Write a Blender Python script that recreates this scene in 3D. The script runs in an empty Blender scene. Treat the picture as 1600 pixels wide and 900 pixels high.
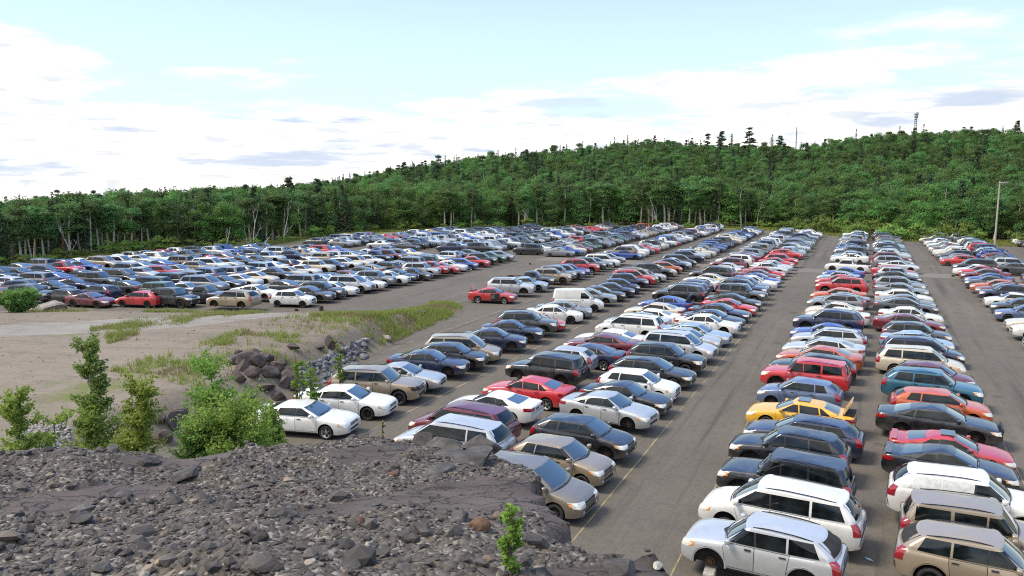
import bpy, bmesh, math, random
import numpy as np
from mathutils import Vector, Matrix, noise
from mathutils.bvhtree import BVHTree
R = math.radians
rng = random.Random(7)
scene = bpy.context.scene
COL = scene.collection

# ------------------------------------------------------------------ camera
F_PX, CAM_H = 1235.0, 11.5
PITCH = math.atan(168 / F_PX)
YAW = math.atan(560 / (F_PX * math.cos(PITCH) + 168 * math.sin(PITCH)))
cam_data = bpy.data.cameras.new("camera")
cam_data.sensor_width = 36.0
cam_data.lens = 36.0 * F_PX / 1600
cam_data.clip_start = 0.1
cam_data.clip_end = 6000
cam = bpy.data.objects.new("camera", cam_data)
COL.objects.link(cam)
cam.location = (0, 0, CAM_H)
cam.rotation_euler = (math.pi / 2 - PITCH, 0, YAW)
scene.camera = cam

# ------------------------------------------------------------------ light
SUN_EL, SUN_AZ = 54.0, 245.0      # azimuth clockwise from +Y
scene.view_settings.view_transform = 'Standard'
scene.view_settings.look = 'None'
scene.view_settings.exposure = 0.66
scene.view_settings.gamma = 1.0
scene.view_settings.use_curve_mapping = False
scene.render.engine = 'CYCLES'
scene.cycles.max_bounces = 6
scene.cycles.diffuse_bounces = 3
scene.cycles.glossy_bounces = 3
scene.cycles.use_denoising = False
scene.cycles.filter_width = 1.1

sun_d = bpy.data.lights.new("sun", 'SUN')
sun_d.energy = 2.9
sun_d.angle = R(20)
sun_d.color = (1.0, 0.90, 0.74)
sun = bpy.data.objects.new("sun", sun_d)
COL.objects.link(sun)
_a, _e = R(SUN_AZ), R(SUN_EL)
_to = Vector((math.sin(_a) * math.cos(_e), math.cos(_a) * math.cos(_e), math.sin(_e)))
sun.rotation_euler = _to.to_track_quat('Z', 'Y').to_euler()
sun.location = (0, 0, 60)


class NT:
    """small helper for building node trees"""
    def __init__(s, tree):
        s.t = tree
        s.t.nodes.clear()

    def n(s, typ, props=None, **inp):
        nd = s.t.nodes.new(typ)
        for k, v in (props or {}).items():
            setattr(nd, k, v)
        for k, v in inp.items():
            key = int(k[1:]) if k[0] == 'i' and k[1:].isdigit() else k.replace('_', ' ')
            sock = nd.inputs[key]
            if isinstance(v, bpy.types.NodeSocket):
                s.t.links.new(v, sock)
            else:
                sock.default_value = v
        return nd

    def math(s, op, a, b=0.0, c=0.0, clamp=False):
        nd = s.n('ShaderNodeMath', {'operation': op, 'use_clamp': clamp}, i0=a, i1=b, i2=c)
        return nd.outputs[0]

    def mix(s, fac, a, b, blend='MIX'):
        nd = s.n('ShaderNodeMix', {'data_type': 'RGBA', 'blend_type': blend}, i0=fac, i6=a, i7=b)
        return nd.outputs[2]

    def ss(s, v, lo, hi):
        nd = s.n('ShaderNodeMapRange', {'interpolation_type': 'SMOOTHSTEP'}, i0=v, i1=lo, i2=hi, i3=0.0, i4=1.0)
        return nd.outputs[0]

    def noise(s, vec, scale, detail=4.0, rough=0.55):
        nd = s.n('ShaderNodeTexNoise', None, Scale=scale, Detail=detail, Roughness=rough)
        if vec is not None:
            s.t.links.new(vec, nd.inputs['Vector'])
        return nd.outputs[0]

    def link(s, a, b):
        s.t.links.new(a, b)


# ------------------------------------------------------------------ sky
world = bpy.data.worlds.new("World")
scene.world = world
world.use_nodes = True
w = NT(world.node_tree)
tc = w.n('ShaderNodeTexCoord')
sep = w.n('ShaderNodeSeparateXYZ', None, i0=tc.outputs['Generated'])
dx, dy, dz = sep.outputs
zl = w.math('ADD', w.math('MAXIMUM', dz, -0.02), 0.03)
skyvec = w.n('ShaderNodeCombineXYZ', None, i0=dx, i1=dy, i2=zl)
sky = w.n('ShaderNodeTexSky', {'sky_type': 'NISHITA', 'sun_disc': False, 'sun_elevation': R(SUN_EL),
                               'sun_rotation': R(SUN_AZ), 'air_density': 1.0, 'dust_density': 0.6,
                               'ozone_density': 1.6}, i0=skyvec.outputs[0])
# clouds: a layer seen in perspective
zc = w.math('ADD', w.math('MAXIMUM', dz, 0.0), 0.10)
cx, cy = w.math('DIVIDE', dx, zc), w.math('DIVIDE', dy, zc)
cvec = w.n('ShaderNodeCombineXYZ', None, i0=cx, i1=cy, i2=w.math('MULTIPLY', dz, 9.0)).outputs[0]
n1 = w.noise(cvec, 0.85, 7.0, 0.56)
az = w.math('ARCTAN2', dx, dy)                         # clockwise from +Y
# more cover low down and towards the right
cov = w.math('ADD', w.math('MULTIPLY', dz, -3.2), 0.44)
cov = w.math('ADD', cov, w.math('MULTIPLY', w.ss(az, -0.50, 0.10), 0.11))
_ld = w.math('ADD', w.math('POWER', w.math('DIVIDE', w.math('ADD', az, 1.05), 0.17), 2.0),
             w.math('POWER', w.math('DIVIDE', w.math('SUBTRACT', dz, 0.125), 0.05), 2.0))
cov = w.math('ADD', cov, w.math('MULTIPLY', w.math('SUBTRACT', 1.0, w.ss(_ld, 0.0, 1.6)), 0.46))
cov = w.math('MAXIMUM', cov, -0.16)
cov = w.math('ADD', cov, w.math('MULTIPLY', w.ss(dy, 0.15, -0.35), 0.34))
cov = w.math('ADD', cov, w.math('MULTIPLY', w.ss(dz, 0.50, 0.80), 0.30))
dens = w.ss(w.math('ADD', n1, cov), 0.55, 0.80)
# grey undersides as long thin streaks
gvec = w.n('ShaderNodeCombineXYZ', None, i0=w.math('MULTIPLY', az, 5.5), i1=w.math('MULTIPLY', dz, 46.0), i2=3.3).outputs[0]
g1 = w.noise(gvec, 1.0, 5.0, 0.6)
grey = w.math('MULTIPLY', w.ss(g1, 0.58, 0.70), w.math('SUBTRACT', 1.0, w.ss(dz, 0.085, 0.15)))
n2 = w.noise(cvec, 2.6, 6.0, 0.6)
clit = w.mix(w.math('MULTIPLY', w.ss(n2, 0.56, 0.36), w.math('SUBTRACT', 1.0, w.ss(dz, 0.16, 0.30))), (9.6, 9.3, 8.8, 1), (5.3, 5.5, 5.8, 1))
for _a, _z, _w, _h in ((-.345, .090, .062, .015), (-.31, .082, .03, .008), (.052, .103, .075, .017), (.10, .088, .05, .009), (.165, .112, .05, .016), (.02, .068, .05, .009), (-.60, .040, .075, .011), (-.66, .030, .10, .008), (-.98, .014, .09, .016), (-.74, .020, .12, .007)):
    _q = w.math('ADD', w.math('POWER', w.math('DIVIDE', w.math('SUBTRACT', az, _a), _w), 2.0), w.math('POWER', w.math('DIVIDE', w.math('SUBTRACT', dz, _z), _h), 2.0))
    _q = w.math('ADD', _q, w.math('MULTIPLY', w.math('SUBTRACT', g1, .5), 5.0))
    grey = w.math('MAXIMUM', grey, w.math('MULTIPLY', w.ss(_q, 1.3, -.2), .95))
ccol = w.mix(grey, clit, (4.0, 4.5, 5.5, 1))
_sk = w.mix(w.math('SUBTRACT', 0.62, w.math('MULTIPLY', w.ss(dz, 0.10, 0.42), 0.55)), sky.outputs[0], (5.9, 7.7, 8.7, 1))
_sk = w.mix(w.math('MULTIPLY', w.ss(dz, 0.20, 0.42), 0.65), _sk, (1.9, 4.3, 10.0, 1))
skc = w.mix(w.math('MULTIPLY', dens, 0.96), _sk, ccol)
bg = w.n('ShaderNodeBackground', None, Color=skc, Strength=0.105)
out = w.n('ShaderNodeOutputWorld', None, Surface=bg.outputs[0])


# ------------------------------------------------------------------ helpers
def un(x, y, z=0.0):
    """where the sight line of the photo's pixel meets the level z (survey of the lot)"""
    u, v = x - 800, 450 - y
    f = F_PX * math.cos(PITCH) + v * math.sin(PITCH)
    up = v * math.cos(PITCH) - F_PX * math.sin(PITCH)
    ex = -f * math.sin(YAW) + u * math.cos(YAW)
    ey = f * math.cos(YAW) + u * math.sin(YAW)
    t = (z - CAM_H) / up
    return ex * t, ey * t


def pix(X, Y, Z=0.0):
    f = -math.sin(YAW) * X + math.cos(YAW) * Y
    r = math.cos(YAW) * X + math.sin(YAW) * Y
    up = Z - CAM_H
    d = f * math.cos(PITCH) - up * math.sin(PITCH)
    v = f * math.sin(PITCH) + up * math.cos(PITCH)
    if d < 0.1:
        return -9999, -9999
    return 800 + F_PX * r / d, 450 - F_PX * v / d


def rf(X, Y):
    """right / forward distances from the viewpoint"""
    return math.cos(YAW) * X + math.sin(YAW) * Y, -math.sin(YAW) * X + math.cos(YAW) * Y


def fr(r, f):
    return math.cos(YAW) * r - math.sin(YAW) * f, math.sin(YAW) * r + math.cos(YAW) * f


def sstep(v, a, b):
    t = min(1.0, max(0.0, (v - a) / (b - a)))
    return t * t * (3 - 2 * t)


def link(name, data, parent=None, loc=None):
    o = bpy.data.objects.new(name, data)
    COL.objects.link(o)
    if parent is not None:
        o.parent = parent
    if loc is not None:
        o.location = loc
    return o


def tag(o, label=None, cat=None, group=None, kind=None):
    if label: o['label'] = label
    if cat: o['category'] = cat
    if group: o['group'] = group
    if kind: o['kind'] = kind
    return o


def mesh_of(name, verts, faces, mats=(), midx=None, smooth=True, angle=None):
    me = bpy.data.meshes.new(name)
    me.from_pydata([tuple(v) for v in verts], [], faces)
    for m in mats:
        me.materials.append(m)
    if midx is not None:
        me.polygons.foreach_set('material_index', midx)
    if smooth:
        me.polygons.foreach_set('use_smooth', [True] * len(me.polygons))
        if angle:
            me.set_sharp_from_angle(angle=R(angle))
    me.update()
    return me


def np_mesh(name, V, Fq, mats=(), midx=None, smooth=False, k=4, col=None):
    """mesh from numpy arrays, all faces with k corners"""
    me = bpy.data.meshes.new(name)
    V = np.asarray(V, dtype=np.float32).reshape(-1, 3)
    Fq = np.asarray(Fq, dtype=np.int32).reshape(-1, k)
    me.vertices.add(len(V)); me.vertices.foreach_set('co', V.ravel())
    me.loops.add(Fq.size); me.loops.foreach_set('vertex_index', Fq.ravel())
    me.polygons.add(len(Fq))
    me.polygons.foreach_set('loop_start', np.arange(0, Fq.size, k, dtype=np.int32))
    for m in mats:
        me.materials.append(m)
    if midx is not None:
        me.polygons.foreach_set('material_index', np.asarray(midx, dtype=np.int32))
    me.polygons.foreach_set('use_smooth', np.full(len(Fq), smooth, dtype=bool))
    if col is not None:      # a tint per face
        a = me.attributes.new('tint', 'FLOAT', 'FACE')
        a.data.foreach_set('value', np.asarray(col, dtype=np.float32))
    me.update(calc_edges=True)
    me.validate()
    return me


def simple_mat(name, col, rough=0.6, metal=0.0, coat=0.0, spec=0.5, vary=0.0, vscale=6.0, bump=0.0):
    m = bpy.data.materials.new(name)
    m.use_nodes = True
    t = NT(m.node_tree)
    c = (*col, 1)
    tcn = t.n('ShaderNodeTexCoord')
    p = t.n('ShaderNodeBsdfPrincipled', None, Roughness=rough, Metallic=metal)
    p.inputs['Base Color'].default_value = c
    p.inputs['Coat Weight'].default_value = coat
    p.inputs['Coat Roughness'].default_value = 0.06
    p.inputs['Specular IOR Level'].default_value = spec
    if vary:
        nz = t.noise(tcn.outputs['Object'], vscale, 5.0)
        d = tuple(x * (1 - vary) for x in col) + (1,)
        l = tuple(min(1, x * (1 + vary)) for x in col) + (1,)
        t.link(t.mix(t.ss(nz, 0.3, 0.7), d, l), p.inputs['Base Color'])
        if bump:
            b = t.n('ShaderNodeBump', None, Strength=bump, Distance=0.05, Height=nz)
            t.link(b.outputs[0], p.inputs['Normal'])
    t.n('ShaderNodeOutputMaterial', None, Surface=p.outputs[0])
    return m
# ------------------------------------------------------------------ the lie of the land
def lerp_table(tab, x):
    if x <= tab[0][0]: return tab[0][1]
    for (a, va), (b, vb) in zip(tab, tab[1:]):
        if x <= b: return va + (vb - va) * (x - a) / (b - a)
    return tab[-1][1]


# bearing (degrees right of the view's middle) -> distance of the forest edge, height of the hill behind
EDGE = [(-60, 128), (-33, 126), (-26, 143), (-18, 146), (-13.6, 172), (-9.2, 184), (0, 195), (9.2, 201), (18, 204), (24, 184), (30, 176), (60, 172)]
HILL = [(-60, -9), (-33, -9), (-26, -5), (-18, -2), (-13.6, 1.5), (-9.2, 7), (-4.6, 11), (0, 14), (4.6, 17), (9.2, 20.5), (15.8, 18), (20, 16.5), (22, 19.5), (26, 23.2), (33, 21.5), (60, 18)]
CREST = 380.0


def bearing(X, Y):
    r, f = rf(X, Y)
    return math.degrees(math.atan2(r, f)), math.hypot(r, f)


def land_z(X, Y):
    a, d = bearing(X, Y)
    if abs(a) > 100: return -.06
    d0 = lerp_table(EDGE, a)
    h = lerp_table(HILL, a)
    z = -.06 + h * sstep(d, d0 + 4, CREST) - 78 * sstep(d, CREST + 30, 1400)
    return z + 1.3 * noise.noise(Vector((X / 45, Y / 45, 0))) * sstep(d, d0, d0 + 60)


def ground_material(name, base, alt, spot, scale, rough=.95, bump=.4, grass=None, track=None, stain=None):
    m = bpy.data.materials.new(name)
    m.use_nodes = True
    t = NT(m.node_tree)
    o = t.n('ShaderNodeTexCoord').outputs['Object']
    n_big = t.noise(o, .07 * scale, 4.0, .6)
    n_mid = t.noise(o, .9 * scale, 5.0, .65)
    n_fine = t.noise(o, 9.0 * scale, 3.0, .7)
    c = t.mix(t.ss(n_big, .34, .66), (*base, 1), (*alt, 1))
    c = t.mix(t.math('MULTIPLY', t.ss(n_mid, .48, .72), .5), c, (*spot, 1))
    vor = t.n('ShaderNodeTexVoronoi', {'feature': 'F1'}, Vector=o, Scale=11.0 * scale)
    pe = t.n('ShaderNodeSeparateColor', None, i0=vor.outputs['Color']).outputs[0]
    v = t.math('ADD', .72, t.math('ADD', t.math('MULTIPLY', n_fine, .36), t.math('MULTIPLY', pe, .20)))
    c = t.n('ShaderNodeHueSaturation', None, Value=v, Color=c).outputs[0]
    if track:      # wheel tracks: noise drawn out along the way the vehicles run
        mp = t.n('ShaderNodeMapping', {'vector_type': 'TEXTURE'}, Vector=o, Rotation=(0, 0, R(track[0])), Scale=(track[1], track[2], 1))
        tn_ = t.noise(mp.outputs[0], 1.0, 5.0, .65)
        c = t.mix(t.math('MULTIPLY', t.ss(tn_, .52, .68), track[4]), c, (*track[3], 1))
        c = t.mix(t.math('MULTIPLY', t.ss(tn_, .46, .30), track[4] * .6), c, tuple(q * 1.25 for q in alt) + (1,))
    if stain:      # dropped oil
        sn = t.noise(o, stain, 4.0, .55)
        c = t.mix(t.math('MULTIPLY', t.ss(sn, .64, .74), .55), c, (.03, .028, .026, 1))
    if grass:
        nz = t.noise(o, grass[0], 6.0, .62)
        c = t.mix(t.ss(nz, grass[1], grass[2]), c, (*grass[3], 1))
    p = t.n('ShaderNodeBsdfPrincipled', None, Base_Color=c, Roughness=rough)
    p.inputs['Specular IOR Level'].default_value = .25
    b = t.n('ShaderNodeBump', None, Strength=bump, Distance=.03, Height=t.math('ADD', n_fine, t.math('MULTIPLY', pe, .5)))
    t.link(b.outputs[0], p.inputs['Normal'])
    t.n('ShaderNodeOutputMaterial', None, Surface=p.outputs[0])
    return m


M_GROUND = ground_material('meadow_ground', (.10, .135, .038), (.13, .15, .05), (.16, .14, .075), .6)
M_LOT = ground_material('gravelled_asphalt', (.100, .089, .074), (.120, .106, .089), (.074, .066, .055), 1.0, track=(0, .9, 30, (.066, .058, .049), .8), stain=.42)
M_DIRT = ground_material('bare_dirt', (.156, .130, .101), (.188, .159, .126), (.108, .091, .073), .8, grass=(.13, .60, .70, (.12, .13, .045)), track=(16, 14, .8, (.125, .105, .085), .6))
M_ROAD = ground_material('gravel_road', (.20, .185, .165), (.235, .22, .20), (.15, .138, .122), .9, track=(16, 12, .5, (.12, .108, .094), .5))
M_PATH = ground_material('sandy_path', (.22, .19, .15), (.26, .225, .18), (.18, .155, .12), .8)

# the ground: one sheet out to the horizon
V, Fc = [], []
angs = [-180 + 6 * i for i in range(16)] + [-84 + 2.0 * i for i in range(84)] + [84 + 6 * i for i in range(16)]
rads = [3, 20, 50, 80, 100, 115, 128, 140, 152, 165, 178, 190, 205, 220, 240, 262, 286, 312, 340, 365, 390, 420, 470, 560, 700, 1000, 1500, 2500]
na = len(angs)
for d in rads:
    for a in angs:
        X, Y = fr(d * math.sin(R(a)), d * math.cos(R(a)))
        V.append((X, Y, land_z(X, Y)))
for i in range(len(rads) - 1):
    for j in range(na):
        k = (j + 1) % na
        Fc.append((i * na + j, i * na + k, (i + 1) * na + k, (i + 1) * na + j))
Fc.append(tuple(range(na - 1, -1, -1)))
tag(link('ground', mesh_of('ground', V, Fc, (M_GROUND,))), kind='structure')

# the paved lot (one flat sheet)
LOT = [(-108, 30), (-101, 58), (-103, 96), (-97, 118), (-88, 156), (-66, 181), (-42, 197), (-16, 190), (-6, 184), (30, 181), (70, 182), (70, -30), (-108, -30)]
tag(link('parking_lot', mesh_of('parking_lot', [(x, y, 0) for x, y in LOT][::-1], [tuple(range(len(LOT)))], (M_LOT,))), kind='structure')


def strip(name, pts, width, z, mat, jitter=0.0):
    V, Fc = [], []
    for i, (x, y) in enumerate(pts):
        a = pts[max(0, i - 1)]; b = pts[min(len(pts) - 1, i + 1)]
        d = Vector((b[0] - a[0], b[1] - a[1], 0)).normalized()
        n = Vector((-d.y, d.x, 0))
        wv = (width[i] if isinstance(width, (list, tuple)) else width) / 2
        j1 = rng.uniform(-jitter, jitter); j2 = rng.uniform(-jitter, jitter)
        V += [(x + n.x * (wv + j1), y + n.y * (wv + j1), z), (x - n.x * (wv + j2), y - n.y * (wv + j2), z)]
        if i: Fc.append((2 * i - 2, 2 * i - 1, 2 * i + 1, 2 * i))
    return tag(link(name, mesh_of(name, V, Fc, (mat,))), kind='structure')


M_LINE = simple_mat('worn_yellow_paint', (.23, .19, .088), .9, vary=.45, vscale=1.2)
M_LINE2 = simple_mat('worn_pale_paint', (.22, .20, .15), .9, vary=.45, vscale=1.2)
for x, y0, y1, m in ((-8.1, 12, 176, M_LINE), (-4.72, 12, 176, M_LINE), (-20.5, 20, 176, M_LINE2), (-29.4, 44, 104, M_LINE2), (6.0, 20, 176, M_LINE2)):
    pts = [(x + rng.uniform(-.015, .015), y0 + (y1 - y0) * i / 60) for i in range(61)]
    strip('painted_line', pts, .055, .004, m, .010)

# sandy path along the forest on the left
strip('sandy_path', [(-150, 60), (-128, 66), (-112, 74), (-106, 86), (-104, 100), (-100, 112)], [5, 5, 5, 4.5, 4, 3], .02, M_PATH, .4)
# paler cross aisle
strip('gravel_aisle', [(-44 + 4 * i, 108.5) for i in range(29)], 5.0, .004, ground_material('pale_gravel', (.145, .13, .112), (.16, .145, .125), (.11, .10, .09), 1.0), .35)

# ------------------------------------------------------------------ the raised dirt area on the left
TOE = [(-40, -24), (20, -26.6), (27, -27.0), (34, -27.6), (40, -28.6), (50, -30.4), (57, -31.4), (62, -32.4), (66, -34.0), (72, -38)]


def dirt_z(X, Y):
    toe = lerp_table(TOE, Y)
    side = sstep(toe - X, 0.0, 3.0)
    line = 63.0 + (X + 33) * .40 if X > -75 else 46.2
    far = sstep(line - Y, 0.0, 17.0)
    nz = noise.noise(Vector((X / 7, Y / 7, 1.7)))
    n2 = noise.noise(Vector((X / 1.6, Y / 1.6, 5.1)))
    near_edge = sstep(3.0 - abs(toe - X - 2.2), 0, 3.0)
    lump = .45 * sstep(Y, 50, 58) * near_edge * sstep(66 - Y, 0, 4)
    return -.14 + (1.75 * side * far + lump) + .17 * nz * side + .10 * n2 * side * (.35 + near_edge)


V, Fc = [], []
xs = [-130 + 2.0 * i for i in range(36)] + [-58 + .5 * i for i in range(72)]
ys = [-10 + 2.0 * i for i in range(10)] + [10 + .6 * i for i in range(105)]
for y in ys:
    for x in xs: V.append((x, y, dirt_z(x, y)))
nx = len(xs)
for i in range(len(ys) - 1):
    for j in range(nx - 1):
        Fc.append((i * nx + j, i * nx + j + 1, (i + 1) * nx + j + 1, (i + 1) * nx + j))
tag(link('dirt_bank', mesh_of('dirt_bank', V, Fc, (M_DIRT,))), kind='structure')
# gravel track winding over it
trk = [un(x, y, .9) for x, y in ((-420, 590), (-200, 560), (0, 535), (150, 525), (300, 515), (430, 502), (540, 492), (620, 478))]
V, Fc = [], []
fine = []
for (a, b) in zip(trk, trk[1:]):
    for i in range(8): fine.append((a[0] + (b[0] - a[0]) * i / 8, a[1] + (b[1] - a[1]) * i / 8))
for i, (x, y) in enumerate(fine):
    a = fine[max(0, i - 1)]; b = fine[min(len(fine) - 1, i + 1)]
    d = Vector((b[0] - a[0], b[1] - a[1], 0)).normalized(); n = Vector((-d.y, d.x, 0))
    wv = 3.0 + .5 * noise.noise(Vector((i * .3, 0, 0)))
    for q in range(7):
        s_ = (q / 6 * 2 - 1) * wv
        px_, py_ = x + n.x * s_, y + n.y * s_
        V.append((px_, py_, max(dirt_z(px_, py_), 0) + .035 - .05 * (abs(q - 3) / 3) ** 4))
    if i:
        for q in range(6): Fc.append(((i - 1) * 7 + q, (i - 1) * 7 + q + 1, i * 7 + q + 1, i * 7 + q))
tag(link('gravel_road', mesh_of('gravel_road', V, Fc, (M_ROAD,))), kind='structure')

# ------------------------------------------------------------------ the rock ledge in front
def ledge_plane(f):
    return 9.9 - .21 * (f - 3.2)


def on_ledge(x, y):
    z = 9.0
    for _ in range(30):
        X, Y = un(x, y, z)
        r, f = rf(X, Y)
        z = ledge_plane(f)
    return r, f


LIP = [(-700, 735), (-300, 722), (0, 717), (120, 712), (170, 706), (300, 705), (390, 697), (440, 690), (520, 684), (600, 681), (650, 682), (700, 684), (760, 688), (795, 700), (822, 722),
       (838, 745), (850, 775), (872, 810), (884, 838), (890, 855), (905, 882), (960, 884), (1010, 882), (1060, 905), (1120, 1000)]
poly = [on_ledge(x, y) for x, y in LIP] + [(1.6, 1.2), (-9.5, 1.2)]
PN = np.array(poly)


def ledge_sd(Rr, Ff):
    """signed distance to the ledge's outline, positive inside"""
    P_ = np.stack([Rr, Ff], -1)
    best = np.full(Rr.shape, 1e9)
    inside = np.zeros(Rr.shape, bool)
    n = len(PN)
    for i in range(n):
        a, b = PN[i], PN[(i + 1) % n]
        ab = b - a
        t = np.clip(((P_ - a) @ ab) / (ab @ ab), 0, 1)
        q = a + t[..., None] * ab
        best = np.minimum(best, np.hypot(P_[..., 0] - q[..., 0], P_[..., 1] - q[..., 1]))
        c = ((a[1] > P_[..., 1]) != (b[1] > P_[..., 1]))
        xx = a[0] + (P_[..., 1] - a[1]) / (b[1] - a[1] + 1e-12) * ab[0]
        inside ^= c & (P_[..., 0] < xx)
    return np.where(inside, best, -best)


def vn(Rr, Ff, sc, seed):
    """value noise on arrays"""
    g = np.random.RandomState(seed).rand(64, 64)
    u, v = Rr * sc + 17.3, Ff * sc + 9.1
    i, j = np.floor(u).astype(int), np.floor(v).astype(int)
    a, b = u - i, v - j
    a, b = a * a * (3 - 2 * a), b * b * (3 - 2 * b)
    G = lambda p, q: g[p % 64, q % 64]
    return (G(i, j) * (1 - a) + G(i + 1, j) * a) * (1 - b) + (G(i, j + 1) * (1 - a) + G(i + 1, j + 1) * a) * b


def in_poly(Rr, Ff, pts):
    ins = np.zeros(Rr.shape, bool)
    n = len(pts)
    for i in range(n):
        a, b = pts[i], pts[(i + 1) % n]
        c = ((a[1] > Ff) != (b[1] > Ff))
        ins ^= c & (Rr < a[0] + (Ff - a[1]) / (b[1] - a[1] + 1e-12) * (b[0] - a[0]))
    return ins


SLABS = [[on_ledge(*p) for p in q] for q in (
    [(440, 815), (540, 782), (630, 752), (690, 738), (800, 734), (838, 748), (853, 776), (872, 812), (884, 838), (890, 853), (860, 842), (835, 812), (800, 806), (730, 800), (660, 806), (560, 820)],
    [(0, 772), (130, 752), (250, 738), (300, 742), (200, 765), (90, 790), (0, 800)],
    [(170, 712), (300, 706), (390, 700), (330, 716), (200, 722)],
    [(500, 700), (580, 688), (650, 690), (620, 706), (540, 712)],
    [(880, 890), (960, 885), (1010, 884), (1060, 906), (1000, 930), (880, 930)])]


def slab_mask(Rr, Ff):
    m = np.zeros(Rr.shape, bool)
    for s_ in SLABS: m |= in_poly(Rr + .12 * (vn(Rr, Ff, 6, 3) - .5), Ff + .12 * (vn(Rr, Ff, 6, 4) - .5), s_)
    return m


rs = np.arange(-10.0, 3.2, .042)
fs = np.concatenate([np.arange(1.3, 9.2, .042), np.arange(9.2, 15, .25)])
GR, GF = np.meshgrid(rs, fs)


def ledge_height(Rr, Ff):
    sd = ledge_sd(Rr, Ff) + .10 * (vn(Rr, Ff, 3.1, 11) - .5) + .07 * (vn(Rr, Ff, 9.0, 12) - .5)
    z = ledge_plane(Ff)
    sl = slab_mask(Rr, Ff)
    rough = np.where(sl, .28, 1.0)
    z = z + .22 * (vn(Rr, Ff, .55, 21) - .5)
    # tilted strata: saw-toothed steps
    u = (Ff * 1.0 + Rr * .22 + .5 * vn(Rr, Ff, .9, 31)) * 1.9
    saw = u - np.floor(u)
    z = z + rough * .075 * (saw ** 2 - .33) * (vn(Rr, Ff, .8, 32) > .42)
    z = z + rough * (.085 * (vn(Rr, Ff, 2.3, 22) - .5) + .055 * (vn(Rr, Ff, 6.1, 23) - .5) + .03 * (vn(Rr, Ff, 14, 24) - .5))
    # blocks piled along the right lip
    top = np.exp(-((Rr + .35) / 1.1) ** 2 - ((Ff - 7.6) / .8) ** 2)
    z = z + .05 * top
    drop = np.clip(-sd, 0, None)
    steep = 2.6 + 1.6 * vn(Rr, Ff, 1.3, 41)
    z = z - drop * steep - .35 * np.clip(drop, 0, .12) / .12 - .05 * np.exp(-np.clip(sd, 0, None) / .08)
    return np.maximum(z, -.3), sd


GZ, GSD = ledge_height(GR, GF)
cw, sw = math.cos(YAW), math.sin(YAW)
LV = np.stack([cw * GR - sw * GF, sw * GR + cw * GF, GZ], -1).reshape(-1, 3)
ny_, nx_ = GR.shape
idx = np.arange(ny_ * nx_).reshape(ny_, nx_)
LF = np.stack([idx[:-1, :-1], idx[:-1, 1:], idx[1:, 1:], idx[1:, :-1]], -1).reshape(-1, 4)

M_LEDGE = bpy.data.materials.new('ledge_rock'); M_LEDGE.use_nodes = True
t = NT(M_LEDGE.node_tree)
o = t.n('ShaderNodeTexCoord').outputs['Object']
att = t.n('ShaderNodeAttribute', {'attribute_name': 'slab'}).outputs['Fac']
nb, nm, nf = t.noise(o, 1.1, 6, .65), t.noise(o, 6.0, 6, .7), t.noise(o, 38.0, 4, .7)
rock = t.mix(t.ss(nb, .35, .65), (.056, .044, .041, 1), (.098, .080, .073, 1))
rock = t.mix(t.math('MULTIPLY', t.ss(nm, .5, .7), .6), rock, (.036, .030, .029, 1))
lich = t.ss(t.noise(o, 14.0, 7, .78), .60, .70)
crk = t.n('ShaderNodeTexVoronoi', {'feature': 'DISTANCE_TO_EDGE'}, Vector=t.n('ShaderNodeVectorMath', {'operation': 'ADD'}, i0=o, i1=t.n('ShaderNodeTexNoise', None, Vector=o, Scale=3.0, Detail=4.0).outputs['Color']).outputs[0], Scale=1.9)
ckf = t.math('SUBTRACT', 1.0, t.ss(crk.outputs['Distance'], 0.0, .035))
rock = t.mix(t.math('MULTIPLY', ckf, .7), rock, (.016, .014, .013, 1))
rock = t.mix(t.math('MULTIPLY', lich, .55), rock, (.26, .26, .23, 1))
vor = t.n('ShaderNodeTexVoronoi', None, Vector=o, Scale=42.0)
vc = t.n('ShaderNodeSeparateColor', None, i0=vor.outputs['Color']).outputs
grav = t.mix(vc[0], (.042, .036, .032, 1), (.118, .104, .091, 1))
grav = t.mix(t.ss(vc[1], .86, .9), grav, (.21, .195, .17, 1))
grav = t.mix(t.math('MULTIPLY', t.ss(t.noise(o, 1.6, 5, .6), .52, .68), .55), grav, (.095, .075, .048, 1))
c = t.mix(att, grav, rock)
p = t.n('ShaderNodeBsdfPrincipled', None, Base_Color=c, Roughness=.88)
p.inputs['Specular IOR Level'].default_value = .3
hgt = t.math('ADD', t.math('SUBTRACT', t.math('MULTIPLY', nm, .8), t.math('MULTIPLY', ckf, .6)), t.math('ADD', t.math('MULTIPLY', nf, .35), t.math('MULTIPLY', t.math('SUBTRACT', 1.0, vor.outputs['Distance']), t.math('MULTIPLY', t.math('SUBTRACT', 1.0, att), .5))))
bmp = t.n('ShaderNodeBump', None, Strength=.85, Distance=.03, Height=hgt)
t.link(bmp.outputs[0], p.inputs['Normal'])
t.n('ShaderNodeOutputMaterial', None, Surface=p.outputs[0])
me = np_mesh('rock_ledge', LV, LF, (M_LEDGE,), None, True)
a = me.attributes.new('slab', 'FLOAT', 'POINT')
sm_ = np.maximum(slab_mask(GR, GF).astype(np.float32), (GSD < .02).astype(np.float32)).ravel()
a.data.foreach_set('value', sm_)
tag(link('rock_ledge', me), kind='structure')
LEDGE_BVH = BVHTree.FromPolygons([tuple(v) for v in LV.tolist()], LF.tolist())


def ledge_at(px_, py_):
    """point of the ledge seen at a photo pixel (falls back to its plane)"""
    X, Y = un(px_, py_, 0)
    o_ = Vector((0, 0, CAM_H)); d_ = (Vector((X, Y, 0)) - o_).normalized()
    h = LEDGE_BVH.ray_cast(o_, d_)[0]
    return h


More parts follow.
